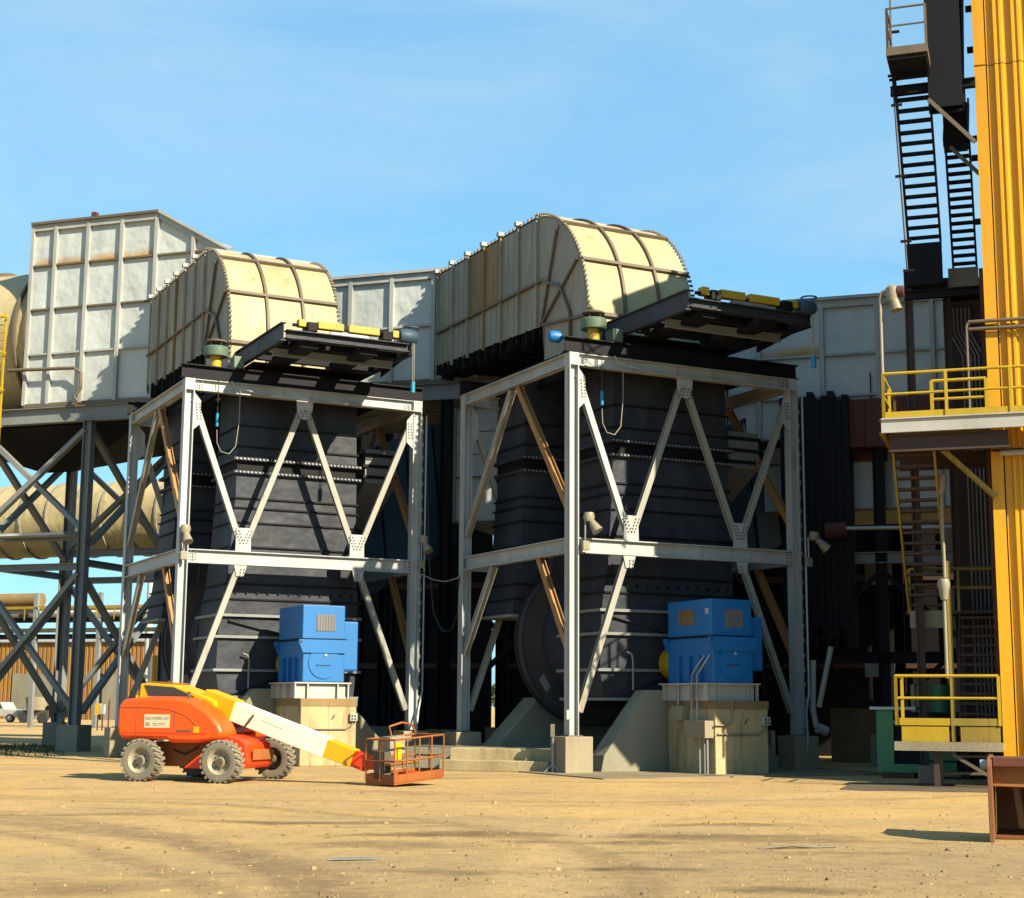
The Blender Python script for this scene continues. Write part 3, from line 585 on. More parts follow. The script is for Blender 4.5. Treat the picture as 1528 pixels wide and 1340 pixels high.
# ================================================================== DAMPER GATES
def gate():
    t = thing('damper_gate', 'dark slide gate frame with dull yellow drive on the shaded tower', 'damper', (3.8, -1, 11.8), 'T2', 'slide gate frames sticking out of the towers')
    x0, x1, yf, yb = 1.9, 5.9, -3.0, 4.2
    for x in (x0, x1): part('side_channel', t, MB().ibeam((x, yf, 12.37), (x, yb, 12.37), .16, .55), M['black' if x > 3 else 'dark'])
    part('gate_body', t, MB().box(1.55, 5.7, .95, 4.15, 11.78, 12.08), M['black'])
    for y, z, w in ((-2.92, 12.3, .3), (-2.1, 12.25, .2), (-1.25, 12.2, .32), (-.3, 12.2, .2)):
        part('cross_channel', t, MB().ibeam((x0+.085, y, z), (x1-.085, y, z), w, .26), M['dark' if y < -2.5 else 'black'])
    part('blade_plate', t, MB().box(x0+.1, x1-.1, .1, .94, 12.06, 12.09), M['black'])
    part('front_channel', t, MB().ibeam((x0+.09, -1.75, 12.02), (x1-.09, -1.75, 12.02), .12, .22), M['grey'])
    for x in (2.75, 4.6): part('cross_strut', t, MB().box(x-.28, x+.28, -2.85, .1, 12.0, 12.2), M['black'])
    for x in (2.75, 5.1): part('bearing_bracket', t, MB().box(x-.16, x+.16, -3.1, -2.7, 12.44, 12.72), M['black'], bev=.03)
    for a, b in ((2.35, 2.58), (2.95, 3.75), (3.9, 4.88), (5.3, 5.5)): part('drive_guard', t, MB().box(a, b, -3.02, -2.78, 12.57, 12.79), M['ypaint'], bev=.02)
    part('drive_shaft', t, MB().cyl((2.2, -2.9, 12.62), (5.8, -2.9, 12.62), .05, 10), M['black'], smooth=40)
    part('foot_bracket', t, MB().prism([(3.3, -2.95, 12.42), (4.6, -2.95, 12.42), (4.5, -2.95, 12.56), (3.4, -2.95, 12.56)], (0, .2, 0)), M['galv'])
    mtr = part('drive_motor', t, MB().lathe([(0, -.3), (.2, -.3), (.24, -.2), (.24, .15), (.17, .25), (0, .25)], (5.85, -2.9, 12.66), 'x', 16), M['navy'], smooth=35)
    part('hand_wheel', mtr, MB().lathe([(.2, -.02), (.23, -.02), (.23, .02), (.2, .02), (.2, -.02)], (5.95, -2.9, 12.95), 'z', 16), M['navy'])
    part('end_bracket', t, MB().prism([(5.98, -3.0, 12.6), (5.98, -2.0, 12.1), (5.98, -.4, 11.9), (5.98, -.4, 12.6)], (.03, 0, 0)), M['black'])
    ch = part('chain', t, MB().tube([(5.95, -3.02, 12.6), (5.95, -3.02, 11.1), (5.97, -3.02, 10.9), (6.0, -3.02, 11.1), (6.0, -3.02, 12.6)], .015, 5), M['palecable'], smooth=60)
    part('chain_bag', ch, MB().cyl((5.97, -3.02, 11.28), (5.97, -3.02, 10.95), .07, 10), M['cyan'], smooth=40)
    for k, x in enumerate((.95,)): pass
    return t
ga2 = gate(); ga1 = relocate(copy_tree(ga2), O1+Vector((.1, 0, 0)), 'dark slide gate frame with bright yellow drive in the sun above the boom lift')
for ch in ga1.children:
    if ch.name.startswith('drive_motor'): ch['label'] = 'blue drive motor'
def drum():
    t = thing('vent_drum', 'green drum cap on a yellow stand on the shaded tower', 'vent', (.95, .35, 11.8), 'T2', 'green vent drums on the front beams')
    part('stand', t, MB().cyl((.95, .35, 11.81), (.95, .35, 12.16), .17, 12), M['ypaint'], smooth=40)
    part('drum', t, MB().lathe([(0, 12.16), (.36, 12.16), (.37, 12.2), (.37, 12.42), (.34, 12.46), (0, 12.46)], (.95, .35, 0), 'z', 22), M['teal'], smooth=35)
    part('cap', t, MB().lathe([(0, 12.6), (.32, 12.6), (.33, 12.63), (.3, 12.66), (0, 12.68)], (.95, .35, 0), 'z', 22), M['ribb'], smooth=35)
    for a in range(5): c = (.95+.25*math.cos(a*1.257), .35+.25*math.sin(a*1.257)); part('cap_post', t, MB().cyl((*c, 12.46), (*c, 12.6), .02, 6), M['cable'])
    part('gear_case', t, MB().box(1.42, 1.75, .05, .5, 11.81, 12.2), M['teal'], bev=.04)
    return t
dr2 = drum(); dr1 = relocate(copy_tree(dr2), O1+Vector((.05, 0, 0)), 'green drum cap on a yellow stand on the sunlit tower')
# blue chain hoist behind the front corner of the shaded tower
t = thing('chain_hoist', 'small bright blue hoist by the mouth of the large beige curved duct', 'hoist', (.4, 1.2, 11.6), 'T2')
part('hoist_body', t, MB().lathe([(0, -.2), (.12, -.2), (.17, -.1), (.17, .12), (.1, .2), (0, .2)], (.3, 1.4, 12.1), 'x', 14), M['blue'], smooth=35)
part('hoist_hook', t, MB().tube([(.3, 1.4, 11.95), (.34, 1.3, 11.8), (.4, 1.3, 11.62), (.42, 1.3, 11.42)], .02), M['palecable'], smooth=60)
# hanging pendants: cord loops with a blue handle
def pendant(fr, label):
    t = thing('pendant_control', label, 'control pendant', (1.05, -.05, 9.6), fr, 'blue pendants hanging from the front beams')
    part('cord', t, MB().tube([(1.0, -.03, 11.4), (1.0, -.03, 10.9), (1.0, -.03, 10.35)], .012, 5), M['cable'])
    part('handle', t, MB().cyl((1.0, -.03, 10.35), (1.0, -.03, 9.95), .045, 10), M['cyan'], smooth=40)
    part('cord_loop', t, MB().tube([(1.0, -.03, 9.85), (1.02, -.03, 9.45), (1.15, -.03, 9.2), (1.4, -.03, 9.15), (1.6, -.03, 9.4), (1.68, -.03, 10.2), (1.68, -.03, 11.2)], .012, 5), M['palecable'], smooth=60)
pendant('T2', 'blue pendant on a hanging cord loop under the beam of the shaded tower')
pendant('T1', 'blue pendant on a hanging cord loop under the beam of the sunlit tower')
# white pipe lying along the top beams, as left behind by cable runs
for fr, lab in (('T2', 'thin pale conduit along the top beam of the shaded tower'), ('T1', 'thin pale conduit and rope along the top beam of the sunlit tower')):
    single('beam_conduit', MB().tube([(1.4, -.04, 11.38), (1.5, -.06, 11.2), (2.6, -.05, 11.02), (4, -.05, 11.0), (5.5, -.05, 11.03), (7.6, -.05, 11.0)], .022), M['white'], lab, 'conduit', None, fr, 'pale conduits on the top beams', smooth=60)

# ================================================================== COLUMN CONDUITS, LAMPS, CABLES
def floodlight(fr, x, y, z, label, dx=.25):
    t = thing('floodlight', label, 'lamp', (x, y, z-.6), fr, 'floodlights clamped to the tower columns')
    part('switch_box', t, MB().box(x-.1, x+.1, y-.12, y+.02, z-.75, z-.5), M['lamp'], bev=.015)
    part('pole', t, MB().tube([(x, y-.05, z-.5), (x, y-.05, z+.1)], .025), M['galv'])
    part('ballast', t, MB().lathe([(0, -.12), (.13, -.12), (.16, 0), (.13, .12), (0, .13)], (x+dx*.35, y-.1, z+.15), 'z', 14), M['lamp'], smooth=40)
    part('reflector', t, MB().cyl((x+dx*.5, y-.14, z+.05), (x+dx*1.0, y-.3, z-.25), .08, 14, .16), M['lamp'], smooth=40)
floodlight('T2', .42, -.06, 6.65, 'floodlight beside the corner column over the footing with sign post')
floodlight('T2', 7.9, -.06, 6.55, 'floodlight on the shaded column nearest the stair tower', .5)
floodlight('T1', .12, -.06, 6.65, 'floodlight on the white corner column above the boom lift hood', .05)
floodlight('T1', 7.72, -.06, 6.75, 'floodlight on the sunlit column above the lift basket', .12)
for fr, lab in (('T2', 'conduit pair down the shaded column nearest the stair tower'), ('T1', 'conduit pair down the column above the lift basket')):
    t = thing('column_conduit', lab, 'conduit', (7.8, .1, 1), fr, 'conduits down the right hand columns')
    part('tray', t, MB().box(7.715, 7.78, .05, .2, 1.2, 10.9), M['grey'])
    part('pipe', t, MB().tube([(7.86, -.02, 5.9), (7.86, -.02, 10.9)], .035), M['galv'], smooth=60)
    part('pipe', t, MB().tube([(7.6, -.12, 0.05), (7.55, -.32, .5), (7.55, -.32, 1.0), (7.72, -.06, 1.6), (7.86, -.02, 2.2), (7.86, -.02, 5.85)], .035), M['galv'], smooth=60)
    b = MB()
    for i in range(22): b.box(7.71, 7.79, .02, .05, 1.5+i*.42, 1.62+i*.42)
    part('clamp_row', t, b, M['galv'], kind='stuff')
a, b = AY(629, 857, 8.5), AY(689, 859, 6.8)
single('sagging_cable', MB().tube([a, a.lerp(b, .3)-Vector((0, 0, .16)), a.lerp(b, .6)-Vector((0, 0, .2)), a.lerp(b, .85)-Vector((0, 0, .1)), b], .022), M['palecable'], 'pale cable sagging between the two towers', 'cable', smooth=60)
a, b = AY(637, 700, 8.6), AY(690, 800, 6.8)
single('hanging_cable', MB().tube([a, AY(641, 850, 8.4), AY(647, 915, 8.2), AY(660, 942, 8), AY(674, 940, 7.6), AY(683, 915, 7.2), AY(686, 860, 6.9)], .02), M['cable'], 'dark cable hanging in a long loop between the two towers', 'cable', smooth=60)
t = thing('warning_sign', 'small white sign on a thin post by the concrete footing', 'sign', toE(AZ(825, 1154)), 'E')
q = toE(AZ(825, 1154))
part('post', t, MB().cyl((q.x, q.y, 0), (q.x, q.y, 1.05), .03, 8), M['galv']); part('sign_plate', t, MB().box(q.x-.055, q.x+.055, q.y-.04, q.y-.025, .95, 1.28), M['concrete'])
for k in (-.22, .22): part('foot', t, MB().bar((q.x, q.y, .25), (q.x+k, q.y-.05, .02), .03, .03), M['galv'])
t = thing('wall_conduit', 'thin conduit with a white box in front of the round scroll of the shaded fan', 'conduit', (-.12, .14, 1), 'T2')
part('pipe', t, MB().tube([(-.05, -.02, 1.6), (-.05, -.02, 10.9)], .014), M['cable']); part('box', t, MB().box(-.14, .0, -.1, .02, 1.4, 1.65), M['white'], bev=.01)

# ================================================================== HEADER DUCT
def header():
    YF, YB = 9.6, 15.6
    t = thing('header_duct', 'huge pale grey ribbed duct running behind both towers', 'duct', (-12, 12, 13), 'E')
    xL, xP, xS, xT, xE = -24.6, -19.0, -13.4, -3.4, 14.5
    XB = -6.2; zb, ztall, zmid, zlow = 12.95, 20.1, 16.85, 14.75
    def top(x):
        if x <= xP: return ztall
        if x <= xS: return ztall+(zmid-ztall)*(x-xP)/(xS-xP)
        if x <= XB: return zmid
        if x <= xT: return zmid+(zlow-zmid)*(x-XB)/(xT-XB)
        return zlow
    out = [(xL, zb), (0.8, zb), (2.2, 10.3), (xE, 10.3), (xE, zlow), (xT, zlow), (XB, zmid), (xS, zmid), (xP, ztall), (xL, ztall)]
    part('shell', t, MB().prism([(x, YF+.09, z) for x, z in out], (0, YB-YF-.18, 0)), M['hrib'])
    xs = [xL, -23.55, -22.1, -20.6, -19.1, -17.5, -15.8, -14.2, -12.6, -11.0, -9.4, -7.8, -6.2, -4.6, -3.0, -1.4, .2, 1.9, 3.6, 5.65, 7.4, 9.1, 10.8, 12.6, xE]
    lv = [10.3, 11.6, 12.95, 14.93, 16.7, 18.45, 20.1]
    for i, (a, b) in enumerate(zip(xs, xs[1:])):
        low = 10.3 if a > 1.5 else zb
        for z0, z1 in zip(lv, lv[1:]):
            z0c = max(z0, low); ta, tb = min(z1, top(a)-.05), min(z1, top(b)-.05)
            if max(ta, tb)-z0c < .15: continue
            pts = [(a+.02, z0c+.02), (b-.02, z0c+.02)]
            if tb > z0c+.05: pts.append((b-.02, tb-.02))
            if ta > z0c+.05: pts.append((a+.02, ta-.02))
            if z1 > max(top(a), top(b)) and a < xP < b: pass
            if len(pts) < 3: continue
            m = 'hdrst' if (z0 > 18 and i in (0, 1, 2, 3)) or (z0 == 12.95 and i in (18,)) else 'hdr'
            part('panel', t, MB().prism([(x, YF+.03, z) for x, z in pts], (0, .05, 0)), M[m])
    for x in xs:
        zlo = 10.3 if x > 1.5 else zb
        part('vertical_rib', t, MB().box(x-.07, x+.07, YF-.12, YF+.04, zlo, top(x)), M['ribb' if abs(x-10.8) < .1 else 'hrib'])
    for z in lv:
        def put(a, b):
            if b-a > .3: part('cross_rib', t, MB().box(a, b, YF-.085, YF+.028, z-.035, z+.035), M['ribb' if z > 16 else 'hrib'])
        if z <= 11.7: put(2.4, xE)
        elif z < 13.5: put(xL, xE)
        elif z < 14.9+.1: put(xL, xT-.3)
        elif z < 16.8: put(xL, XB)
        elif z < 19: put(xL, -16.3)
    # top flange
    for a, b in ((xL-.05, xP), (xP, xS), (xS, XB), (XB, xT), (xT, xE)):
        part('top_flange', t, MB().bar((a, YF-.05, top(a)+.05), (b, YF-.05, top(b)+.05), .3, .1), M['ribb' if a < -19.5 else 'hrib'])
        part('top_band', t, MB().prism([(a+.003, YF-.1, top(a)-.24), (b-.003, YF-.1, top(b)-.24), (b-.003, YF-.1, top(b)), (a+.003, YF-.1, top(a))], (0, .12, 0)), M['hrib'])
    part('bottom_band', t, MB().box(xL, 1.4, YF-.1, YF+.1, zb-.1, zb+.05), M['ribb'])
    part('bottom_girder', t, MB().ibeam((-30, YF+.05, zb-.42), (2.0, YF+.05, zb-.42), .35, .6), M['grey'])
    part('bottom_girder', t, MB().ibeam((-30, YB-.4, zb-.42), (2.0, YB-.4, zb-.42), .35, .6), M['grey'])
    # dark hopper below the left end
    part('hopper', t, MB().add([(-30, YF+.4, 12.2), (-19.5, YF+.4, 12.2), (-19.5, YB+.3, 12.2), (-30, YB+.3, 12.2), (-26, 13, 10.9), (-24.6, 13, 10.9)], [(0, 1, 2, 3), (0, 4, 5, 1), (1, 5, 2), (2, 5, 4, 3), (3, 4, 0)]), M['black'])
    for x in (-21.9, -6.3): part('lifting_lug', t, MB().box(x-.1, x+.1, YF-.1, YF+.1, top(x)+.1, top(x)+.3), M['rusty'])
    # little pipe with elbow at the left foot
    p = [AE(12, 553, 9.3), AE(110, 549, 9.3), AE(121, 556, 9.3), AE(120, 580, 9.3), AE(110, 592, 9.3), AE(118, 602, 9.3)]
    part('drain_pipe', t, MB().tube(p, .07, 8), M['ribb'], smooth=60)
    # round neck at the left end
    nk = part('round_neck', t, MB().cyl((xL-8, 12.7, 15.9), (xL-.01, 12.7, 15.9), 3.15, 48), M['cream'], smooth=40)
    for x in (xL-.1, xL-.6, xL-3): part('neck_ring', nk, MB().lathe([(3.16, -.05), (3.3, -.05), (3.3, .05), (3.16, .05), (3.16, -.05)], (x, 12.7, 15.9), 'x', 48), M['ribb'])
header()
# second, lower header that feeds the fans
def low_header():
    t = thing('inlet_header', 'rust streaked lower duct under the pale ribbed duct by the stair tower', 'duct', (2, 12, 8), 'E')
    part('shell', t, MB().box(-7.2, 14.4, 10.4, 14.5, 8.0, 10.15), M['hrib'])
    part('shell', t, MB().box(-7.2, 1.0, 10.4, 14.5, 10.15, 12.1), M['hrib'])
    xs = [-7.2, -5.6, -4.5, -3.0, -1.2, .5, 2.3, 4.2, 6.0, 7.6, 9.2, 10.8, 12.6, 14.4]
    for i, (a, b) in enumerate(zip(xs, xs[1:])):
        part('panel', t, MB().box(a+.02, b-.02, 10.3, 10.36, 8.05, 9.55), M['hdr'])
        up = 10.12 if a > .9 else 12.0
        zz = [9.6, up] if a > .9 else [9.6, 10.4, 11.2, up]
        for z0, z1 in zip(zz, zz[1:]): part('panel', t, MB().box(a+.02, b-.02, 10.3, 10.36, z0, z1-.04), M['rusty' if a > 4 else 'hdr'])
    for x in xs: part('vertical_rib', t, MB().box(x-.05, x+.05, 10.2, 10.31, 8.0, 12.05 if x < .9 else 10.15), M['hrib'])
    for z in (8.0, 9.57): part('cross_rib', t, MB().box(-7.2, 14.4, 10.22, 10.3, z-.03, z+.03), M['ribb'])
    a, b = AE(1254, 597, 9.2), AE(1254, 668, 9.2); xs = [a.x, a.x+.75, a.x+1.5, a.x+2.2, a.x+3.0, a.x+4.2, 14.3]
    part('rust_box', t, MB().box(a.x, 14.3, 9.25, 10.19, b.z, a.z), M['rusty'])
    for p, q in zip(xs, xs[1:]): part('rust_panel', t, MB().box(p+.03, q-.03, 9.2, 9.245, b.z, a.z+.05*math.sin(p*9)), M['rusty'])
    for p in xs[2:]: part('rust_box_rib', t, MB().box(p-.05, p+.05, 9.1, 9.24, b.z-.05, a.z), M['ribb'])
low_header()
# inclined inlet ducts and dark bellows
def inlet(fr, label, o):
    t = thing('inlet_duct', label, 'duct', (8, 6.5, 5), fr, 'dark inclined inlet ducts')
    v = [(5.8, 4.2, 4.2), (5.8, 8.6, 4.2), (5.8, 8.6, 9.6), (5.8, 4.2, 9.6), (11.2, 4.8, 7.4), (11.2, 9.2, 7.4), (11.2, 9.2, 12.0), (11.2, 4.8, 12.0)]
    part('duct_body', t, MB().add(v, [(0, 1, 2, 3), (7, 6, 5, 4), (0, 4, 5, 1), (1, 5, 6, 2), (2, 6, 7, 3), (3, 7, 4, 0)]), M['navy'])
    for k in (.2, .4, .6, .8):
        p = Vector(v[3]).lerp(Vector(v[7]), k); q = Vector(v[0]).lerp(Vector(v[4]), min(1, k+.1)); part('seam_rib', t, MB().bar(p-Vector((0, .03, 0)), q-Vector((0, .03, 0)), .06, .06), M['black'])
    # ribbed transition box beside the casing
    part('transition', t, MB().prism([(6.55, 1.9, 10.0), (6.55, 4.1, 10.0), (6.55, 4.1, 7.6), (6.55, 1.9, 8.9)], (1.1, 0, 0)), M['grey'])
    for k in range(3): z = 9.75-k*.36; part('transition_rib', t, MB().box(6.45, 7.7, 1.82, 4.15, z, z+.09), M['black'])
    return t
inlet('T1', 'dark blue inclined duct with diagonal seams seen between the two towers', O1)
inlet('T2', 'dark inclined duct with bellows behind the shaded tower', Vector())
bl = thing('duct_bellows', 'tall black pleated bellows between the shaded tower and the rusty duct', 'bellows', (5.5, 9.2, 3), 'E')
for i in range(10):
    x = 4.35+i*.215; part('pleat', bl, MB().box(x, x+.2, 8.9-.03*(i*5 % 3), 10.1, 3.6+.3*(i*7 % 3), 11.5+.16*math.sin(i*2.1)), M['black'])

# ================================================================== HEADER TRESTLE
def trestle():
    t = thing('duct_trestle', 'grey X braced steel trestle holding up the pale ribbed duct', 'trestle', (-18, 12.5, 0), 'E')
    yA, yB = 9.7, 15.7
    cols = [-26.5, -21.72]; far = [-16.9, -12.1, -7.3, -2.5, 2.4, 7.3, 12.1]
    for x in cols+far:
        for y in (yA, yB):
            if y == yA and x in (-16.9,): pass
            part('column', t, MB().ibeam((x, y, .95), (x, y, 12.3), .34, .34, (1, 0, 0)), M['grey' if x < -15 else 'black'])  # light put into the paint: grey where grazing, black deep in shade
            part('footing', t, MB().box(x-.45, x+.45, y-.45, y+.45, 0, .95), M['concgrey'])
    def br(p, q, m='grey', w=.24): part('brace', t, MB().bar(p, q, w, w*.75), M[m])
    for y in (yA, yB):
        br((-21.85, y-.05, 11.9), (-26.4, y-.05, 8.1)); br((-26.4, y+.16, 11.9), (-21.85, y+.16, 8.1))
        br((-21.85, y-.05, 6.5), (-26.4, y-.05, 1.4)); br((-26.4, y+.16, 6.5), (-21.85, y+.16, 1.4))
        part('girt', t, MB().ibeam((-26.3, y, 7.9), (-21.9, y, 7.9), .3, .3), M['grey'])
        part('girt', t, MB().ibeam((-26.3, y, 6.75), (-21.9, y, 6.75), .3, .25), M['grey'])
    for x in cols:
        br((x, yA+.2, 11.9), (x, yB-.2, 7.6)); br((x+.15, yB-.2, 11.9), (x+.15, yA+.2, 7.6))
        br((x, yA+.2, 6.3), (x, yB-.2, 1.4)); br((x+.15, yB-.2, 6.3), (x+.15, yA+.2, 1.4))
        part('girt', t, MB().ibeam((x, yA+.2, 6.9), (x, yB-.2, 6.9), .25, .25), M['grey'])
    part('walkway', t, MB().box(-27.5, -22.0, yA-.9, yA-.2, 7.86, 7.95), M['hdr'])
    # dark crossing members among the hidden machinery
    for a, b in ((-7.3, -2.5), (2.4, 7.3), (7.3, 12.1)):
        br((a, yA, 1.5), (b, yA, 6.0), 'black', .2); br((b, yA+.2, 1.5), (a, yA+.2, 6.0), 'black', .2)
    for z in (3.3, 6.4): part('girt', t, MB().ibeam((2.4, yA, z), (13, yA, z), .3, .35), M['grey' if z > 5 else 'black'])
trestle()

# ================================================================== DARK PLANT BEHIND
def backplant():
    ga, gb = AE(731, 1000, 19).x, AE(758, 1000, 19).x  # dark walls added so the shaded depth behind the towers reads black
    for x0, x1, y, z, lab in ((-16, ga, 19, 15.2, 'dark wall added as deep shade between the two towers'), (gb, 22, 19.02, 14, 'long dark wall added as deep shade behind the shaded tower')):
        t = thing('dark_backing_wall', lab, 'building', ((x0+x1)/2, y+3, 0), 'E', 'dark walls added as shade behind the towers')
        xb = AE(729, 1000, y+6).x if x1 == ga else x1
        part('wall', t, MB().prism([(x0, y, 0), (x1, y, 0), (xb, y+6, 0), (x0, y+6, 0)], (0, 0, z)), M['black'])
        n = int((x1-x0)/1.2)
        for i in range(n+1):
            x = x0+(x1-x0)*i/n; part('wall_post', t, MB().box(x-.08, x+.08, y-.12, y-.002, 0, z), M['black'])
        for zz in (3.2, 6.4, 9.6): part('wall_girt', t, MB().box(x0+.1, x1-.1, y-.2, y-.125, zz, zz+.22), M['brown'])
    lk = thing('pipe_bridge', 'dark braced pipe bridge across the bright gap between the dark walls', 'pipe bridge', (ga, 24, 3), 'E')
    for v0, v1 in ((868, 842), (915, 884), (985, 972)): part('deck', lk, MB().box(ga-1, gb+2.5, 24, 27, AE(745, v0, 24).z, AE(745, v1, 24).z-.25 if v0 < 900 else AE(745, v1, 24).z), M['black'])
    for k in range(3): part('brace', lk, MB().bar((ga-.6+k*.7, 23.8, AE(745, 1010-k*45, 24).z), (gb+.7, 23.8, AE(745, 960-k*45, 24).z), .12, .12), M['black'])
    p = thing('process_pipes', 'pale upright pipes with elbows beside the base of the shaded tower column', 'pipes', (9, 3, 0), 'W')
    a = [AE(1213, 985, 6), AE(1213, 1060, 6), AE(1218, 1085, 6)]; part('pipe', p, MB().tube([F(*q) for q in a], .09, 8), M['white'], smooth=60)
    a = [AE(1240, 965, 6), AE(1222, 1055, 6)]; part('pipe', p, MB().tube([F(*q) for q in a], .08, 8), M['white'], smooth=60)
    q = F(*AE(1220, 1086, 6)); part('valve', p, MB().cyl(q, q+Vector((.3, 0, -.1)), .15, 10), M['white'], smooth=40)
    # brown tank wall and pale panels low in the shade
    a, b = AE(1236, 1057, 12), AE(1300, 1106, 12)
    single('brown_tank', MB().box(a.x, b.x+2.4, 12.5, 14.5, 0, a.z), M['stained'], 'brown tank low behind the shaded tower next to the green machine', 'tank', None, 'E')
    a, b = AE(1290, 838, 16), AE(1335, 872, 16)
    single('pale_panel', MB().box(a.x, b.x+.3, 16, 16.1, b.z, a.z), M['white'], 'pale cladding panel glimpsed high behind the lower stair', 'panel', None, 'E')
    a, b = AE(1290, 975, 15), AE(1335, 1010, 15)
    single('pale_panel', MB().box(a.x, b.x, 15, 15.1, b.z, a.z), M['hdr'], 'grey cladding panel low behind the green machine', 'panel', None, 'E')
    t = thing('pipe_run', 'pale pipe crossing the dark bay beside the lower stair with a rusty flange', 'pipe', F(9, 9), 'W')
    a, b = F(*AE(1232, 789, 8.5)), F(*AE(1432, 786, 8.5)); part('pipe', t, MB().cyl(a, b, .07, 10), M['galv'], smooth=40)
    a, b = F(*AE(1232, 792, 8.4)), F(*AE(1262, 790, 8.4)); part('flange', t, MB().cyl(a, b, .24, 14), M['rusty'], smooth=40)
    t = thing('pump_skid', 'teal green pump behind the yellow rail at the stair foot', 'pump', F(9.5, 6), 'W')
    a = AE(1403, 1022, 6); part('casing', t, MB().cyl(F(a.x, 6, .5), F(a.x, 6, a.z), .3, 14), M['green'], smooth=40); part('outlet', t, MB().cyl(F(a.x, 6, 1.2), F(a.x+1.4, 6, 1.2), .14, 12), M['green'], smooth=40)
    for k in range(3): x = a.x-.75+k*.17; part('cylinder', t, MB().cyl(F(x, 6, 1.0), F(x, 6, a.z), .075, 10), M['cream'], smooth=40)
    part('skid', t, MB().prism([F(a.x-1, 5.6, .3), F(a.x+1.6, 5.6, .3), F(a.x+1.6, 6.5, .3), F(a.x-1, 6.5, .3)], (0, 0, .2)), M['black'])
backplant()

# ================================================================== YELLOW BUILDING
def clad(par, x0, x1, y, z0, z1, m, pitch=.38, d=.08):
    """one sheet of trapezoid cladding"""
    mb = MB(); P = []; n = max(1, round((x1-x0)/pitch)); p = (x1-x0)/n
    for i in range(n):
        x = x0+i*p
        P += [(x, 0), (x+p*.36, 0), (x+p*.44, -d), (x+p*.58, -d), (x+p*.62, -d*.55), (x+p*.72, -d*.55), (x+p*.76, -d), (x+p*.9, -d), (x+p*.97, 0)]
    P.append((x1, 0)); vs = []
    for x, o in P: vs += [(x, y+o, z0), (x, y+o, z1)]
    fs = [(2*i, 2*i+2, 2*i+3, 2*i+1) for i in range(len(P)-1)]; mb.add(vs, fs); return part('cladding_sheet', par, mb, m)
def ybuilding():
    y = -2.4; x0 = 10.98
    t = thing('yellow_building', 'tall bright yellow corrugated building at the edge of the yard', 'building', (14, 1, 0), 'E')
    part('core', t, MB().box(x0+.06, 22, y+.08, 8, 0, 21), M['brown'])
    zc = [(0.3, 7.7, 'ybld'), (7.75, 10.7, 'ybld'), (10.72, 17.2, 'ybld'), (17.22, 21, 'ybld')]
    xs = [x0+.3, x0+1.56, x0+2.82, x0+4.08, x0+5.34, x0+6.6, x0+7.9, x0+9.2, x0+10.5]
    for a, b in zip(xs, xs[1:]):
        for z0, z1, m in zc: clad(t, a, b, y, z0, z1, M[m])
    for z0, z1, m in zc: part('corner_trim', t, MB().box(x0, x0+.27, y-.09, y+.12, z0, z1-.02), M['ybld'])
    part('side_wall', t, MB().box(x0, x0+.055, y+.12, 8, 0, 21), M['brown'])
    part('parapet_cap', t, MB().box(x0-.05, 22.05, y-.12, 8.05, 21, 21.15), M['ybld'])
    for z in (10.62, 10.8): part('wall_pipe', t, MB().cyl((10.6, y-.18, z), (17, y-.18, z), .045, 8), M['ribb'], smooth=40)
    part('pipe_drop', t, MB().tube([(10.6, y-.18, 10.8), (10.55, y-.18, 10.7), (10.55, y-.18, 8.6)], .04), M['ribb'], smooth=60)
    part('tube_light', t, MB().cyl((11.2, y-.25, 7.62), (13.2, y-.25, 7.62), .07, 10), M['white'], smooth=40)
ybuilding()
# ================================================================== STAIR TOWER
def rail(t, pts, h=1.08, m='ypaint', r=.035, toe=True, posts=None, name='railing'):
    pts = [Vector(p) for p in pts]
    top = part('top_rail', t, MB().tube([p+Vector((0, 0, h)) for p in pts], r, 8), M[m]); part('mid_rail', t, MB().tube([p+Vector((0, 0, h*.55)) for p in pts], r*.85, 8), M[m])
    for p, q in zip(pts, pts[1:]):
        k = max(1, round((q-p).length/1.5))
        for i in range(k+1):
            c = p.lerp(q, i/k); part('rail_post', t, MB().bar(c, c+Vector((0, 0, h)), r*2, r*2), M[m])
        if toe: part('toe_board', t, MB().bar(p+Vector((0, 0, .09)), q+Vector((0, 0, .09)), .02, .16), M[m])
def flight(t, x0, x1, p0, p1, m, tm, solid=False, n=None, rise=.24, name='tread', td=.14):
    (ya, za), (yb, zb) = p0, p1; n = n or round((zb-za)/rise)
    for x in (x0, x1): part('stringer', t, MB().bar((x, ya, za), (x, yb, zb), .05, .26), M[m])
    for i in range(n):
        f = (i+.5)/n; y = ya+(yb-ya)*f; z = za+(zb-za)*f
        part(name, t, MB().box(x0+.03, x1-.03, y-td, y+td, z-.03, z+.03), M[tm])
    if solid: part('pan', t, MB().bar(((x0+x1)/2, ya, za-.12), ((x0+x1)/2, yb, zb-.12), x1-x0-.06, .04), M[m])
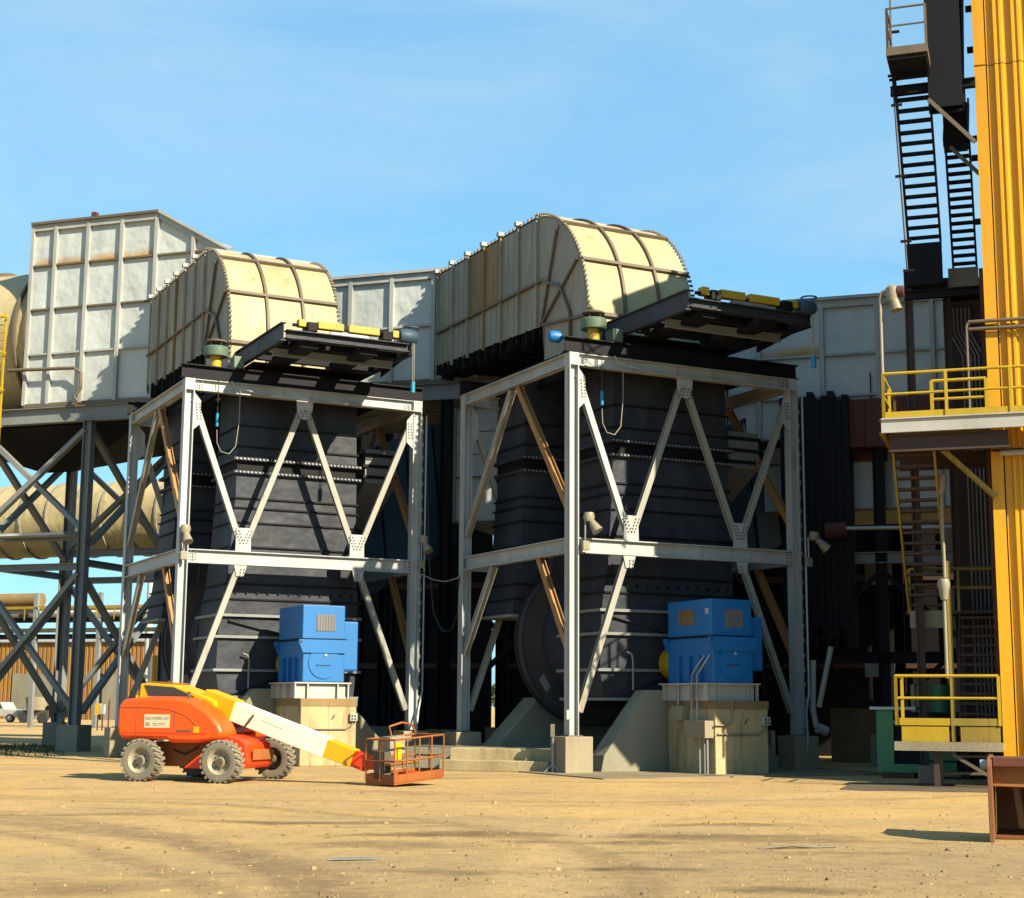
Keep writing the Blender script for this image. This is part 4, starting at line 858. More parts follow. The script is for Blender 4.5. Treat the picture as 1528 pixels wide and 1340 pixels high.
def stairs():
    t = thing('stair_tower', 'tall dark steel stair tower with yellow railed landings against the yellow building', 'stairs', (10, -1.5, 0), 'E')
    # big landing at 8.4 m
    d = part('landing', t, MB().box(8.62, 11.0, -3.55, -.2, 8.3, 8.38), M['ydull'], label='landing with pale edge channel high on the yellow building')
    part('landing', t, MB().box(11.0, 20, -3.55, -2.55, 8.3, 8.38), M['ydull'])
    part('edge_channel', d, MB().ibeam((8.6, -3.6, 8.22), (20, -3.6, 8.22), .12, .34), M['white'])
    part('edge_channel', d, MB().ibeam((8.6, -3.53, 8.22), (8.6, -.2, 8.22), .12, .34), M['ydull'])
    part('support_beam', t, MB().ibeam((8.75, -3.4, 7.82), (11.4, -3.4, 7.82), .2, .4), M['brown']); part('support_beam', t, MB().ibeam((8.75, -.5, 7.82), (11.0, -.5, 7.82), .2, .4), M['brown'])
    part('knee_brace', t, MB().bar((9.9, -3.2, 7.7), (11.05, -2.6, 6.6), .1, .1), M['ydull'])
    rail(t, [(8.66, -.3, 8.38), (8.66, -3.55, 8.38), (20, -3.55, 8.38)])
    rail(t, [(9.72, -2.9, 8.38), (10.95, -2.9, 8.38)], .98, 'ypaint', .04, False)
    # lower flights
    flight(t, 8.78, 9.72, (.6, 4.2), (-3.0, 8.0), 'ydull', 'brown')
    part('landing', t, MB().box(8.7, 11, .5, 1.8, 4.1, 4.18), M['brown']); part('riser_plate', t, MB().box(8.8, 9.7, .42, .46, 3.75, 4.18), M['concgrey'])
    rail(t, [(8.8, .5, 4.18), (10.95, .5, 4.18)], 1.05, 'ydull', .04, False)
    flight(t, 10.0, 10.9, (-1.8, 1.05), (.5, 4.1), 'brown', 'brown')
    part('stair_post', t, MB().bar((9.88, -1.9, 1), (9.88, -1.9, 5.2), .1, .1), M['ydull'])
    d = part('landing', t, MB().box(8.68, 11, -3.5, -1.7, .85, .97), M['concgrey'], label='low concrete grey landing at the stair foot')
    part('edge_channel', d, MB().box(8.66, 11, -3.56, -3.505, .82, 1.02), M['concrete'])
    part('kick_panel', t, MB().box(8.82, 9.85, -3.44, -3.4, 1.02, 1.36), M['ypaint']); part('kick_panel', t, MB().box(10.1, 10.95, -3.44, -3.4, 1.02, 1.36), M['ydull'])
    part('kick_panel', t, MB().box(8.78, 9.88, -3.46, -3.42, 1.38, 1.54), M['ypaint']); part('kick_panel', t, MB().box(9.9, 10.95, -3.46, -3.42, 1.38, 1.54), M['ydull'])
    rail(t, [(8.72, -1.75, 1.38), (8.72, -3.44, 1.38), (10.95, -3.44, 1.38)], 1.1, 'ypaint', .035, False)
    rail(t, [(10.0, .4, 4.15), (10.95, .4, 4.15)], 1.05, 'ydull', .03, False)
    for x in (9.55, 10.7): part('leg', t, MB().bar((x, -3.3, 0), (x, -3.3, .82), .12, .12), M['brown'])
    part('knee_brace', t, MB().bar((9.9, -3.4, .75), (10.9, -3.4, .15), .07, .07), M['ribb'])
    # upper flights, painted black as silhouettes against the sky
    u = [(9.12, 9.92, (0, 13.6), (-2.9, 17.1), 16), (10.18, 10.76, (.7, 13.05), (-1.2, 15.95), 16)]
    for x0, x1, a, b, n in u:
        flight(t, x0, x1, a, b, 'black', 'black', n=n, td=.085)
    part('landing', t, MB().box(9.05, 10.0, -.1, 1.3, 12.5, 12.6), M['black']); part('landing_fascia', t, MB().box(9.05, 9.95, -.16, -.1, 12.45, 13.55), M['black'])
    part('landing', t, MB().box(10.05, 10.95, .6, 1.6, 12.4, 12.5), M['black']); part('landing_fascia', t, MB().box(10.05, 10.8, .5, .56, 12.5, 13.0), M['concgrey'])
    d = part('landing', t, MB().box(9.02, 9.98, -4.0, -2.85, 17.1, 17.3), M['ribb']); part('landing_underside', d, MB().box(9.06, 9.94, -3.95, -2.9, 17.0, 17.098), M['black'])
    rail(t, [(9.95, -3.95, 17.3), (9.06, -3.95, 17.3), (9.06, -2.9, 17.3)], 1.0, 'ribb', .03, False)
    # solid-bottomed flights
    flight(t, 9.92, 10.7, (-2.8, 16.1), (.6, 20.6), 'black', 'black', True)
    flight(t, 10.15, 10.72, (-1.2, 15.8), (.9, 17.6), 'black', 'black', True)
    part('wind_panel', t, MB().box(9.9, 10.7, -2.9, -2.84, 16.1, 20.6), M['black'])
    part('wind_panel', t, MB().box(10.15, 10.72, -1.3, -1.25, 15.5, 17.4), M['black'])
    for y, z in ((-.3, 12.15), (-2.7, 16.7)): part('tie_beam', t, MB().ibeam((9.0, y, z), (11.0, y, z), .18, .22), M['black'])
    for z in (15.25, 15.75, 18.1, 19.2, 13.6): part('tie_beam', t, MB().box(10.8, 11.0, -1.3, -1.15, z, z+.12), M['black'])
    for p, q in (((9.9, -2.95, 16.3), (10.95, -2.95, 15.1)), ((10.3, -1.4, 15.6), (11, -1.4, 14.8))): part('knee_brace', t, MB().bar(p, q, .07, .09), M['ribb'])
    for x, y, z0, z1 in ((9.05, .3, 0, 13), (9.95, 1.4, 0, 13), (10.85, 1.6, 0, 13)):
        part('column', t, MB().ibeam((x, y, z0), (x, y, z1), .2, .2, (1, 0, 0)), M['brown'])
    part('back_panel', t, MB().box(9.85, 11.0, 1.75, 1.85, 0, 13), M['brown'])
    part('side_strip', t, MB().box(10.88, 10.975, -2.2, -2.05, 0, 12.2), M['rusty'])
stairs()
t = thing('conduit_bank', 'bank of thin grey conduits with an offset bend behind the stair landing', 'conduits', (10.3, 1.5, 0), 'E')
for i in range(6):
    x = 10.0+i*.1; part('conduit', t, MB().tube([(x, 1.6, 12.2), (x, 1.6, 11.55), (x+.3, 1.6, 10.9), (x+.3, 1.6, 1.5)], .03), M['galv'], smooth=60)
def pole_lamp(u, v0, v1, y, label, arm=0):
    a, b = AE(u, v0, y), AE(u, v1, y); x, z1, z0 = a.x, a.z, b.z
    t = thing('pole_lamp', label, 'lamp', (x, y, z0), 'E', 'pole lamps on the stair tower')
    part('pole', t, MB().tube([(x, y, z0), (x, y, z1-.1)]+([(x+.04, y, z1+.05), (x+.2, y, z1+.1)] if arm else []), .04, 8), M['lamp'], smooth=60)
    if arm:
        part('ballast', t, MB().lathe([(0, -.22), (.12, -.2), (.16, -.05), (.15, .12), (.06, .2), (0, .2)], (x+.28, y, z1+.02), 'z', 14), M['lamp'], smooth=40)
        part('reflector', t, MB().cyl((x+.3, y, z1-.08), (x+.38, y-.05, z1-.42), .1, 14, .14), M['lamp'], smooth=40); part('bracket', t, MB().cyl((x+.4, y, z1+.05), (x+.55, y, z1+.05), .14, 12), M['rusty'], smooth=40)
    else:
        part('globe', t, MB().lathe([(0, .14), (.12, .12), (.15, 0), (.12, -.13), (.08, -.35), (0, -.36)], (x, y, z1), 'z', 14), M['lamp'], smooth=40)
pole_lamp(1313, 440, 640, -3.3, 'pale lamp on a tall pole at the end of the high yellow railing', 1)
pole_lamp(1404, 715, 862, -2.0, 'small lamp on a thin pole just under the high landing')
pole_lamp(1408, 872, 1012, -3.0, 'small lamp on a thin pole above the lowest yellow railing')
t = thing('riser_cable', 'thin dark cable on brackets up the outer side of the upper stair', 'cable', (9, -2, 12), 'E')
a = [AE(u, v, -2.7) for u, v in ((1327, -60), (1330, 90), (1338, 200), (1346, 300), (1354, 405))]; part('cable', t, MB().tube(a, .025, 6), M['cable'], smooth=60)
a = [AE(u, v, -2.7) for u, v in ((1376, -40), (1384, 60), (1388, 120))]; part('cable', t, MB().tube(a, .02, 6), M['cable'], smooth=60)
for u, v in ((1332, 48), (1331, 113), (1333, 119), (1336, 157), (1342, 263), (1350, 360), (1354, 404)): p = AE(u, v, -2.7); part('bracket', t, MB().bar(p-Vector((.1, 0, 0)), p+Vector((.16, 0, 0)), .05, .06), M['black'])

# ================================================================== RIGHT FOREGROUND
def cabinet():
    a = AE(1310, 1160, 1.2); x = a.x; y = 1.2
    t = thing('green_machine', 'green steel machine frame beside the low stair landing', 'machine', (x+.9, y+.6, 0), 'E')
    part('upright', t, MB().box(x, x+.42, y, y+.08, .15, 1.72), M['green']); part('body', t, MB().box(x+.1, x+2.0, y+.12, y+1.3, .2, 1.66), M['black'])
    part('bottom_bar', t, MB().box(x+.42, x+1.15, y, y+.1, .15, .36), M['green']); part('top_bar', t, MB().box(x+.42, x+2.0, y, y+.08, 1.36, 1.46), M['green'])
    part('lid', t, MB().box(x-.15, x+1.0, y-.1, y+1.35, 1.72, 1.79), M['hdr'])
    for k in range(4): part('louver_panel', t, MB().box(x+1.2, x+1.95, y-.02, y+.05, .2+k*.26, .42+k*.26), M['green'])
    part('skid', t, MB().box(x+.1, x+.9, y+.02, y+1.2, 0, .15), M['rusty'])
cabinet()
a = AE(1371, 1186, -1.6)
single('concrete_block', MB().box(a.x, a.x+.55, -1.6, -1.0, 0, .42), M['concgrey'], 'loose concrete block under the low stair landing', 'concrete block', None, 'E', bev=.03)
t = thing('steel_stand', 'low rusty steel stand in front of the stair foot', 'stand', (10, -2.4, 0), 'E')
a = AE(1406, 1190, -2.5)
for x in (a.x, a.x+1.1): part('leg', t, MB().bar((x, -2.5, 0), (x, -2.5, .72), .09, .09), M['ribb'])
for z in (.3, .68): part('rail', t, MB().bar((a.x+.05, -2.5, z), (a.x+1.05, -2.5, z), .06, .06), M['ribb'])
sk = MB().box(7.6, 11.5, -4.9, -1.9, -.05, .03)
single('steel_plate', sk, M['ribb'], 'flat rusty ground plate in front of the stair foot', 'plate', None, 'E')
def bucket():
    p = toE(AZ(1477, 1257)); x, y = p.x, p.y
    t = thing('loader_bucket', 'rusty steel loader bucket standing at the very edge of the yard', 'bucket', (x+1.3, y+.7, 0), 'E')
    prof = [(y, 0), (y+.06, 1.0), (y+.25, 1.1), (y+1.1, 1.12), (y+1.45, .6), (y+1.2, .08), (y+.7, 0)]
    for k in (0, 2.6): part('side_plate', t, MB().prism([(x+k, yy, z) for yy, z in prof], (.06, 0, 0)), M['scoopm'], bev=.006)
    part('top_beam', t, MB().box(x+.065, x+2.595, y+.2, y+.42, .98, 1.115), M['rusty'], bev=.015)
    part('top_plate', t, MB().box(x+.065, x+2.595, y+.425, y+1.1, 1.06, 1.1), M['rusty'])
    part('header_plate', t, MB().prism([(x+.065, y+.36, .72), (x+2.595, y+.36, .68), (x+2.595, y+.36, .975), (x+.065, y+.36, .975)], (0, .04, 0)), M['dusto'])
    part('back_plate', t, MB().prism([(x+.065, y+1.1, 1.05), (x+.065, y+1.42, .6), (x+.065, y+1.18, .1), (x+.065, y+.7, .03), (x+.065, y+.7, .0), (x+.065, y+1.22, .07), (x+.065, y+1.46, .6), (x+.065, y+1.13, 1.08)], (2.53, 0, 0)), M['scoopm'])
    part('strut', t, MB().bar((x+.35, y+.6, .75), (x+.42, y+.75, .15), .08, .05), M['ribb'])
    part('cutting_edge', t, MB().box(x+.7, x+2.59, y+.55, y+.7, .0, .04), M['galv'])
    part('pin', t, MB().cyl((x-.1, y+.4, 1.0), (x-.001, y+.4, 1.0), .07, 12), M['galv'], smooth=40)
bucket()

# ================================================================== BOOM LIFT
LF = Vector((.695, -.719, 0)); LO = Vector((-9.92, -.56, 0)); LANG = math.atan2(LF.y, LF.x); FRAMES['L'] = (LO, LANG)
def lift():
    t = thing('boom_lift', 'orange boom lift with cream boom lowered to a rusty basket', 'boom lift', (0, 0, 0), 'L')
    # wheels
    def wheel(x, y, s, turn=0):
        w = MB(); r = .47
        w.lathe([(.27, -.15), (.36, -.17), (.43, -.16), (.455, -.12), (.46, 0), (.455, .12), (.43, .16), (.36, .17), (.27, .15)], (x, y, r), 'y', 30)
        for i in range(22):
            for sd in (-1, 1):
                a = 6.2832*(i+.25*sd)/22; ca, sa = math.cos(a), math.sin(a)
                c = Vector((x+.462*ca, y+sd*.085, r+.462*sa)); tg = Vector((-sa, 0, ca)); ra = Vector((ca, 0, sa)); ay = Vector((0, 1, 0)); k = tg*.02+ay*.0
                q = [c+tg*.03*u+ay*.085*v+tg*.025*v*sd for u, v in ((-1, -1), (1, -1), (1, 1), (-1, 1))]
                w.add([p-ra*.02 for p in q]+[p+ra*.022 for p in q], [(0, 3, 2, 1), (4, 5, 6, 7), (0, 1, 5, 4), (1, 2, 6, 5), (2, 3, 7, 6), (3, 0, 4, 7)])
        wo = part('wheel', t, w, M['rubber'], smooth=35)
        part('rim', wo, MB().lathe([(.29, s*.165), (.26, s*.15), (.22, s*.08), (.12, s*.07), (.11, s*.12), (0, s*.12)], (x, y, r), 'y', 28), M['rim'], smooth=35)
        hb = MB().cyl((x, y+s*.09, r), (x, y+s*.16, r), .085, 14)
        for i in range(8): a = i*.785; hb.cyl((x+.15*math.cos(a), y+s*.07, r+.15*math.sin(a)), (x+.15*math.cos(a), y+s*.1, r+.15*math.sin(a)), .018, 6)
        part('hub', wo, hb, M['hub'], smooth=35)
    for x in (-1.02, 1.02):
        for y, s in ((-1.1, -1), (1.4, 1)): wheel(x, y, s)
    part('axle', t, MB().cyl((-1.05, -.95, .47), (-1.05, 1.25, .47), .11, 12), M['hub']); part('axle', t, MB().cyl((1.05, -.95, .47), (1.05, 1.25, .47), .11, 12), M['hub'])
    part('chassis', t, MB().box(-.95, .75, -.62, .62, .33, .88), M['dusto'], bev=.03)
    pr = [(-.1, .3), (.45, .72), (.72, 1.0), (.95, 1.06), (1.35, .95), (1.48, .86), (1.56, .42), (1.46, .32)]
    part('axle_housing', t, MB().prism([(x, -.9, z) for x, z in pr], (0, 1.2, 0)), M['red'], bev=.03)
    pr = [(-1.5, .45), (-1.45, .78), (-.96, .85), (-.96, .4)]
    part('axle_housing', t, MB().prism([(x, -.8, z) for x, z in pr], (0, 1.6, 0)), M['dusto'], bev=.03)
    part('tie_plate', t, MB().box(1.57, 1.62, -.75, .2, .5, .74), M['dusto'], bev=.02)
    part('slew_ring', t, MB().cyl((-.1, 0, .88), (-.1, 0, 1.0), .55, 24), M['hub'], smooth=40)
    # hoods
    prn = [(-1.66, .98), (-1.72, 1.22), (-1.7, 1.72), (-1.55, 1.84), (-.9, 1.9), (-.25, 1.9), (.2, 1.82), (.62, 1.6), (.92, 1.3), (1.04, 1.08), (.92, .93), (.35, .87), (-.3, .87), (-.42, .94), (-1.5, .94)]
    for y0, y1, lab in ((-1.16, -.42, 'near engine hood with a white sticker'), (.42, 1.16, None)):
        h = part('hood', t, MB().prism([(x, y0, z) for x, z in prn], (0, y1-y0, 0)), M['orange'], lab, bev=.09, smooth=50)
        if lab:
            h0 = h
            part('seam', h, MB().tube([(-1.6, -1.168, 1.66), (-.9, -1.168, 1.66), (-.35, -1.168, 1.62), (.1, -1.168, 1.48), (.4, -1.168, 1.25)], .008, 5), M['dusto'])
            part('lower_band', h, MB().box(-1.55, .62, -1.172, -1.158, 1.08, 1.1), M['red'])
            stk = part('sticker', h, MB().box(-.98, -.32, -1.168, -1.1615, 1.2, 1.5), M['signw'])
            for k, (txt, sz, xx, zz) in enumerate((('RECOMPER CAT', .085, -.95, 1.385), ('88', .12, -.95, 1.24), ('222-7777', .085, -.76, 1.25))):
                cu = bpy.data.curves.new('lettering', 'FONT'); cu.body = txt; cu.size = sz; cu.extrude = .001; cu.materials.append(M['ink'])
                o = bpy.data.objects.new('lettering', cu); COL.objects.link(o); dg = bpy.context.evaluated_depsgraph_get(); me = bpy.data.meshes.new_from_object(o.evaluated_get(dg))
                bpy.data.objects.remove(o); o = bpy.data.objects.new('lettering', me); COL.objects.link(o); o.parent = h; o['kind'] = 'stuff'; o.location = (xx, -1.1705, zz); o.rotation_euler = (R(90), 0, 0)
            part('handle', h, MB().box(.0, .05, -1.0, -.9, 1.78, 2.02), M['hub'], bev=.01)
    for x in (-1.2, -.2): part('panel_gap', h0, MB().box(x, x+.012, -1.167, -1.155, .98, 1.62), M['hub'])
    part('vent_slots', h0, MB().box(-.15, .25, -1.168, -1.155, 1.12, 1.16), M['hub']); part('warning_decal', h0, MB().box(.3, .44, -1.167, -1.158, 1.1, 1.24), M['lyel'])
    part('hose', t, MB().tube([(.4, -.3, 1.3), (.7, -.32, 1.1), (1.0, -.3, 1.12), (1.2, -.25, 1.35), (1.3, -.24, 1.5)], .025), M['cable'], smooth=60)
    part('hose', t, MB().tube([(-.5, -.62, .7), (-.2, -.65, .6), (.1, -.63, .75), (.25, -.55, .95)], .022), M['cable'], smooth=60)
    part('counterweight', t, MB().box(-1.72, -1.2, -.42, .42, .98, 1.7), M['red'], bev=.06)
    part('turntable', t, MB().box(-1.2, .6, -.42, .42, 1.0, 1.25), M['dusto'])
    # upper boom cradle, yellow with a dark grille
    cr = [(-1.66, 1.72), (-1.62, 2.2), (-1.42, 2.22), (-.75, 2.18), (.05, 1.93), (.35, 1.8), (.35, 1.55), (-1.5, 1.6)]
    c = part('boom_cradle', t, MB().prism([(x, -.38, z) for x, z in cr], (0, .76, 0)), M['lyel'], bev=.03)
    part('grille', c, MB().prism([(-1.38, -.395, 1.93), (-.15, -.395, 1.9), (-.72, -.395, 2.12), (-1.5, -.395, 2.17)], (0, .012, 0)), M['cable'])
    part('cover', c, MB().prism([(-1.45, -.33, 2.225), (-.75, -.33, 2.19), (-.75, .33, 2.19), (-1.45, .33, 2.225)], (0, 0, .03)), M['dusto'])
    part('beacon', c, MB().cyl((-1.72, -.3, 1.83), (-1.72, -.3, 1.93), .06, 10), M['lyel'])
    # boom
    P0, P1 = Vector((.05, 0, 1.8)), Vector((4.5, 0, .31)); d = (P1-P0).normalized()
    def seg(a, b, w, h, m, nm): return part(nm, t, MB().bar(P0+d*a, P0+d*b, w, h), M[m], bev=.015)
    seg(-.1, .72, .46, .52, 'lyel', 'boom_base'); bs = seg(.64, 3.2, .38, .45, 'boom', 'boom_section'); seg(3.15, 3.9, .33, .4, 'lyel', 'boom_tip'); seg(3.85, 4.25, .29, .35, 'red', 'boom_knuckle')
    part('boom_script', t, MB().tube([P0+d*a+Vector((0, -.192, z)) for a, z in ((1.5, .06), (1.55, .08), (1.6, .05), (1.68, .075), (1.74, .05), (1.85, .06), (1.95, .05), (2.1, .055))], .006, 4), M['palecable'])
    part('lift_cylinder', t, MB().cyl((.35, 0, 1.05), P0+d*1.2-Vector((0, 0, .2)), .09, 12), M['galv'], smooth=40)
    e = P0+d*4.15
    part('jib', t, MB().bar(e, e+Vector((.55, 0, -.02)), .22, .3), M['red'], bev=.02)
    # basket
    bx = e.x+.98; by = .0; ang = R(66)
    ux, uy = Vector((math.cos(ang), math.sin(ang), .07)), Vector((-math.sin(ang), math.cos(ang), 0))
    B = lambda u, v, z: Vector((bx, by, .09))+ux*u+uy*v+Vector((0, 0, z))
    hw, hd = .74, .46
    bk = part('basket', t, MB().prism([B(-hw, -hd, 0), B(hw, -hd, 0), B(hw, hd, 0), B(-hw, hd, 0)], (0, 0, .04)), M['rustor'], label='rusty orange work basket')
    cs = [(-hw, -hd), (hw, -hd), (hw, hd), (-hw, hd)]
    for i in range(4):
        p, q = cs[i], cs[(i+1) % 4]
        part('kick_plate', bk, MB().bar(B(*p, .13), B(*q, .13), .02, .17), M['rustor'])
        for z in (.96, .5): part('basket_rail', bk, MB().tube([B(*p, z), B(*q, z)], .022, 8), M['rustor'], smooth=60)
        n = 4 if i % 2 == 0 else 2
        for k in range(n): f = k/n; c = (p[0]+(q[0]-p[0])*f, p[1]+(q[1]-p[1])*f); part('basket_post', bk, MB().tube([B(*c, .05), B(*c, .96)], .02, 8), M['rustor'], smooth=60)
    con = part('control_box', bk, MB().prism([B(-.55, -.1, .62), B(-.1, -.1, .62), B(-.1, .25, .62), B(-.55, .25, .62)], (0, 0, .38)), M['concrete'])
    part('guard_bar', bk, MB().tube([B(-.6, -.2, 1.02), B(-.68, -.2, 1.24), B(-.3, -.2, 1.3), B(.0, -.2, 1.24), B(.12, -.2, 1.04)], .024, 8), M['rustor'], smooth=60)
    part('decal', bk, MB().prism([B(-.42, -.13, .5), B(-.22, -.13, .5), B(-.22, -.13, .86), B(-.42, -.13, .86)], uy*.02), M['lyel'])
    part('tool_tray', bk, MB().prism([B(-.7, -.3, .4), B(.1, -.3, .4), B(.1, .0, .4), B(-.7, .0, .4)], (0, 0, .05)), M['dusto']); part('foot_switch', bk, MB().prism([B(-.1, -.2, .06), B(.25, -.2, .06), B(.25, .1, .06), B(-.1, .1, .06)], (0, 0, .14)), M['red'])
    part('rotator', bk, MB().prism([B(-.75, -.1, .1), B(-.5, -.1, .1), B(-.5, .2, .1), B(-.75, .2, .1)], (0, 0, .6)), M['hub'], bev=.02)
lift()

# ================================================================== LEFT BACKGROUND
t = thing('beige_pipeline', 'very large beige round pipeline crossing behind the trestle', 'pipeline', (-30, 25, 8), 'E')
part('pipe_shell', t, MB().cyl((-60, 25, 10.55), (-23.5, 25, 10.55), 1.78, 40), M['cream'], smooth=40)
for i in range(15): part('pipe_ring', t, MB().lathe([(1.79, -.05), (1.87, -.05), (1.87, .05), (1.79, .05), (1.79, -.05)], (-45+i*1.5, 25, 10.55), 'x', 36), M['creamside'])
for x in (-42, -33, -25): part('pipe_support', t, MB().ibeam((x, 25, 0), (x, 25, 8.8), .4, .4), M['grey'])
t = thing('caged_ladder', 'yellow caged ladder at the left edge of the photo', 'ladder', (-25.6, 9, 8), 'E')
a, b = AE(1, 468, 9), AE(11, 468, 9); zt, zb = a.z, AE(4, 795, 9).z; x0, x1 = a.x, b.x
for x in (x0-.2, x1-.05): part('rail', t, MB().bar((x, 9, zb), (x, 9, zt), .07, .07), M['ypaint'])
for i in range(28): z = zb+(zt-zb)*(i+.5)/28; part('rung', t, MB().cyl((x0-.2, 9, z), (x1-.05, 9, z), .025, 6), M['ypaint'])
for i in range(6): z = zb+1.2+(zt-zb-1.4)*i/5; part('cage_hoop', t, MB().tube([(x0-.25, 8.95, z), (x0-.3, 8.6, z), (x0, 8.4, z), (x1+.1, 8.6, z), (x1+.08, 8.95, z)], .035, 6), M['ypaint'])
# far sheet-clad shed
p = toE(AZ(120, 1074)); Y0 = p.y
def shed():
    zr = AE(120, 958, Y0).z; xa, xb = AE(-180, 1000, Y0).x, AE(262, 1000, Y0).x
    t = thing('storage_shed', 'long ochre sheet clad shed far behind the trestle', 'building', ((xa+xb)/2, Y0+8, 0), 'E')
    part('core', t, MB().box(xa, xb, Y0+.15, Y0+16, 0, zr), M['opening'])
    doors = [(AE(25, 1000, Y0).x, AE(84, 1000, Y0).x), (AE(160, 1000, Y0).x, AE(180, 1000, Y0).x)]; zd = AE(50, 1005, Y0).z
    x = xa; w = 1.55
    while x < xb:
        inside = any(a-.6 < x+w/2 < b+.6 for a, b in doors)
        clad(t, x, min(x+w-.02, xb), Y0+.1, zd if inside else 0, zr, M['shed'], .5, .08); x += w
    for a, b in doors: part('door', t, MB().box(a-.5, b+.5, Y0+.02, Y0+.08, 0, zd), M['concgrey'])
    part('roof', t, MB().prism([(xa-.3, Y0-.3, zr), (xa-.3, Y0+8, zr+.6), (xa-.3, Y0+16.3, zr), (xa-.3, Y0+16.3, zr+.15), (xa-.3, Y0+8, zr+.8), (xa-.3, Y0-.3, zr+.15)], (xb-xa+.6, 0, 0)), M['hrib'])
shed()
def piperack():
    Y = 55; X = lambda u: AE(u, 900, Y).x; Z = lambda v: AE(100, v, Y).z
    t = thing('pipe_rack', 'distant pipe rack with many pipes above the ochre shed', 'pipe rack', (X(120), Y, 0), 'E')
    for u in (-40, 55, 150, 245): 
        for k in (0, 3): part('column', t, MB().bar((X(u), Y+k, 0), (X(u), Y+k, Z(885)), .3, .3, (1, 0, 0)), M['grey'])
    for v in (950, 925): part('beam', t, MB().ibeam((X(-60), Y, Z(v)), (X(285), Y, Z(v)), .3, .35), M['black'])
    for i, v in enumerate((940, 918, 912, 905)): part('pipe', t, MB().cyl((X(-60), Y+.4+i*.6, Z(v)), (X(285), Y+.4+i*.6, Z(v)), .16+.05*(i % 2), 10), M[('cream', 'ribb', 'hdr', 'ydull')[i]], smooth=40)
    part('tank', t, MB().cyl((X(-20), Y+1, Z(893)), (X(50), Y+1, Z(893)), .5, 14), M['stained'], smooth=40)
    n = 12
    for i in range(n+1): u = -40+320*i/n; part('rail_post', t, MB().bar((X(u), Y-.2, Z(925)), (X(u), Y-.2, Z(905)), .06, .06), M['ydull'])
    part('handrail', t, MB().bar((X(-60), Y-.2, Z(905)), (X(285), Y-.2, Z(905)), .07, .07), M['ydull'])
piperack()
a = AE(226, 862, 60)
single('far_stack', MB().cyl((a.x, 60, 0), (a.x, 60, a.z), .32, 16, .26), M['hdr'], 'thin pale stack far behind the trestle', 'stack', None, 'E', smooth=40)
a = AE(232, 978, 30); 
single('yellow_post', MB().cyl((a.x, 30, 0), (a.x, 30, a.z), .16, 12), M['lyel'], 'thick yellow guard post behind the boom lift grille', 'post', None, 'E', smooth=40)
def pickup():
    p = toE(AZ(-2, 1078)); x, y = p.x, p.y
    t = thing('pickup_truck', 'white pickup truck parked far off at the left edge', 'pickup truck', (x, y, 0), 'E')
    part('body', t, MB().prism([(x-3, y, .5), (x+1.9, y, .5), (x+1.95, y, 1.05), (x+.5, y, 1.15), (x+.1, y, 1.75), (x-1.3, y, 1.75), (x-1.5, y, 1.15), (x-3, y, 1.1)], (0, 1.8, 0)), M['white'], bev=.06)
    part('side_window', t, MB().prism([(x-1.2, y-.01, 1.2), (x+.3, y-.01, 1.2), (x+.02, y-.01, 1.68), (x-1.2, y-.01, 1.68)], (0, .012, 0)), M['cable'])
    for k in (-2, 1.1):
        w = part('wheel', t, MB().cyl((x+k, y-.03, .38), (x+k, y+.25, .38), .38, 18), M['cable'], smooth=40); part('rim', w, MB().cyl((x+k, y-.04, .38), (x+k, y-.03, .38), .2, 12), M['galv'])
pickup()
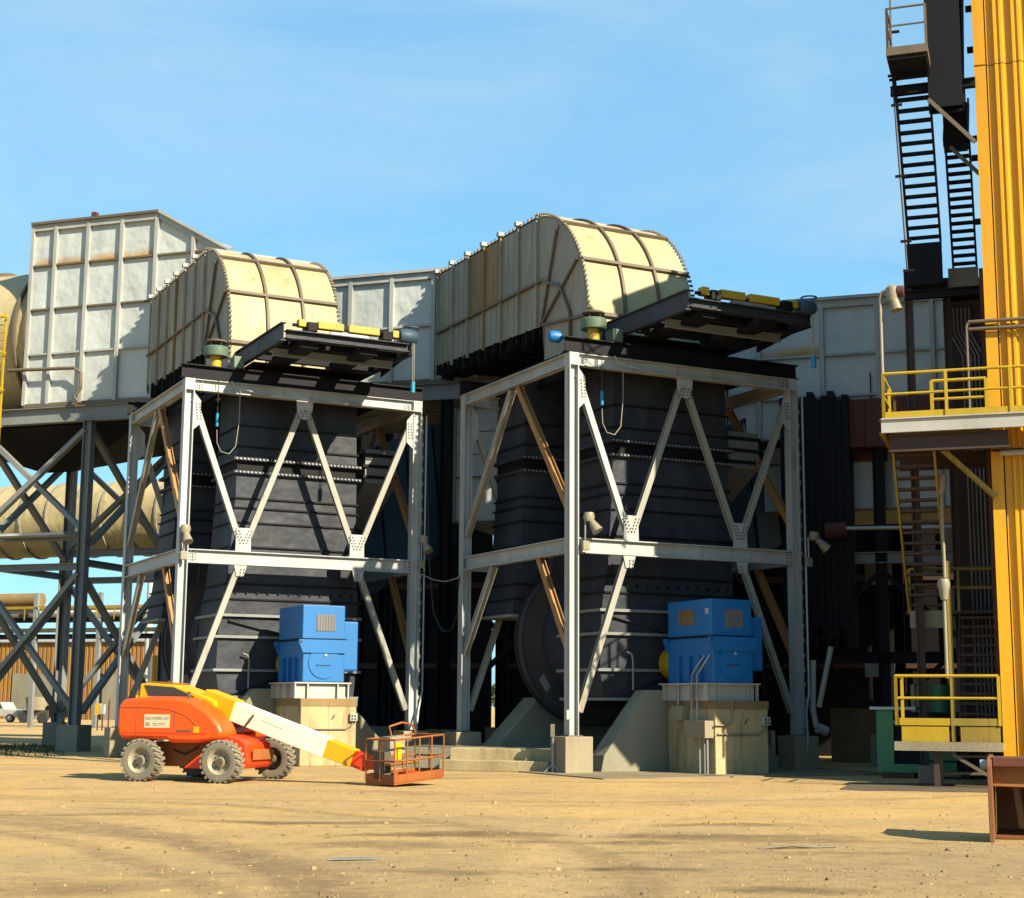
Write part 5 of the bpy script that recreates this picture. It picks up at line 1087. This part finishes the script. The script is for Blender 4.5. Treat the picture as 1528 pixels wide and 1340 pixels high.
def mixer(u, label, s=1.):
    p = toE(AZ(u, 1079)); x, y = p.x, p.y
    t = thing('yard_machine', label, 'machine', (x, y, 0), 'E', 'small yard machines in front of the ochre shed')
    part('tub', t, MB().cyl((x, y+1, 1.1*s), (x, y+1, 2.2*s), 1.0*s, 18, 1.15*s), M['concrete'], smooth=40); part('frame', t, MB().box(x-1.4*s, x+1.4*s, y+.4, y+1.6, .6*s, 1.08*s), M['hub'])
    for k in (-1.0, 1.0): part('wheel', t, MB().cyl((x+k*s, y+.2, .45*s), (x+k*s, y+.45, .45*s), .45*s, 16), M['cable'], smooth=40)
    part('engine', t, MB().box(x+1.1*s, x+1.9*s, y+.5, y+1.4, .7*s, 1.5*s), M['black'], bev=.05)
mixer(46, 'grey tub mixer on wheels far off beneath the trestle brace'); mixer(70, 'second smaller tub mixer beside the trestle column foot', .8)
t = thing('yellow_valve_box', 'small yellow and white boxes on posts near the trestle foot', 'box', toE(AZ(146, 1090)), 'E'); p = toE(AZ(146, 1090))
part('box', t, MB().box(p.x-.3, p.x+.0, p.y, p.y+.3, 1.0, 1.7), M['lyel']); part('box', t, MB().box(p.x+.04, p.x+.36, p.y, p.y+.3, 1.05, 1.65), M['white'])
for k in (-.15, .2, .65): part('post', t, MB().bar((p.x+k, p.y+.15, 0), (p.x+k, p.y+.15, 1.0 if k < .5 else 1.9), .07, .07), M['rusty'])
# rough grass by the trestle footings
gr = MB()
for i in range(1500):
    u = random.uniform(-60, 95); v = random.triangular(1110, 1130, 1116); q = AZ(u, v); h = random.uniform(.03, .14)
    a = random.uniform(0, 6.28); d = Vector((math.cos(a), math.sin(a), 0))*.03; l = Vector((random.uniform(-.06, .06), random.uniform(-.06, .06), h))
    gr.add([q-d, q+d, q+l], [(0, 1, 2)])
single('dry_grass', gr, M['grassm'], 'thin strip of rough grass by the trestle footings', None, None, kind='stuff')
# a tree seen through the gap between the dark walls, and the yard behind
p = toE(AZ(747, 1072)); tx, ty = p.x, p.y
t = thing('distant_tree', 'small green tree seen through the dark gap beside the round scroll', 'tree', (tx, ty, 0), 'E')
part('trunk', t, MB().cyl((tx, ty, 0), (tx, ty, 2.2), .2, 8, .1), M['ribb'])
cr = MB()
for i in range(900):
    v = Vector((random.gauss(0, 1), random.gauss(0, 1), random.gauss(0, 1))).normalized()*random.uniform(.4, 1)*2.2
    c = Vector((tx, ty, 3.2))+Vector((v.x, v.y, v.z*.8)); a = Vector((random.gauss(0, 1), random.gauss(0, 1), random.gauss(0, 1))).normalized()*.28; b = a.orthogonal().normalized()*.2
    cr.add([c-a, c+b, c+a, c-b], [(0, 1, 2, 3)])
part('crown', t, cr, M['treeg'])
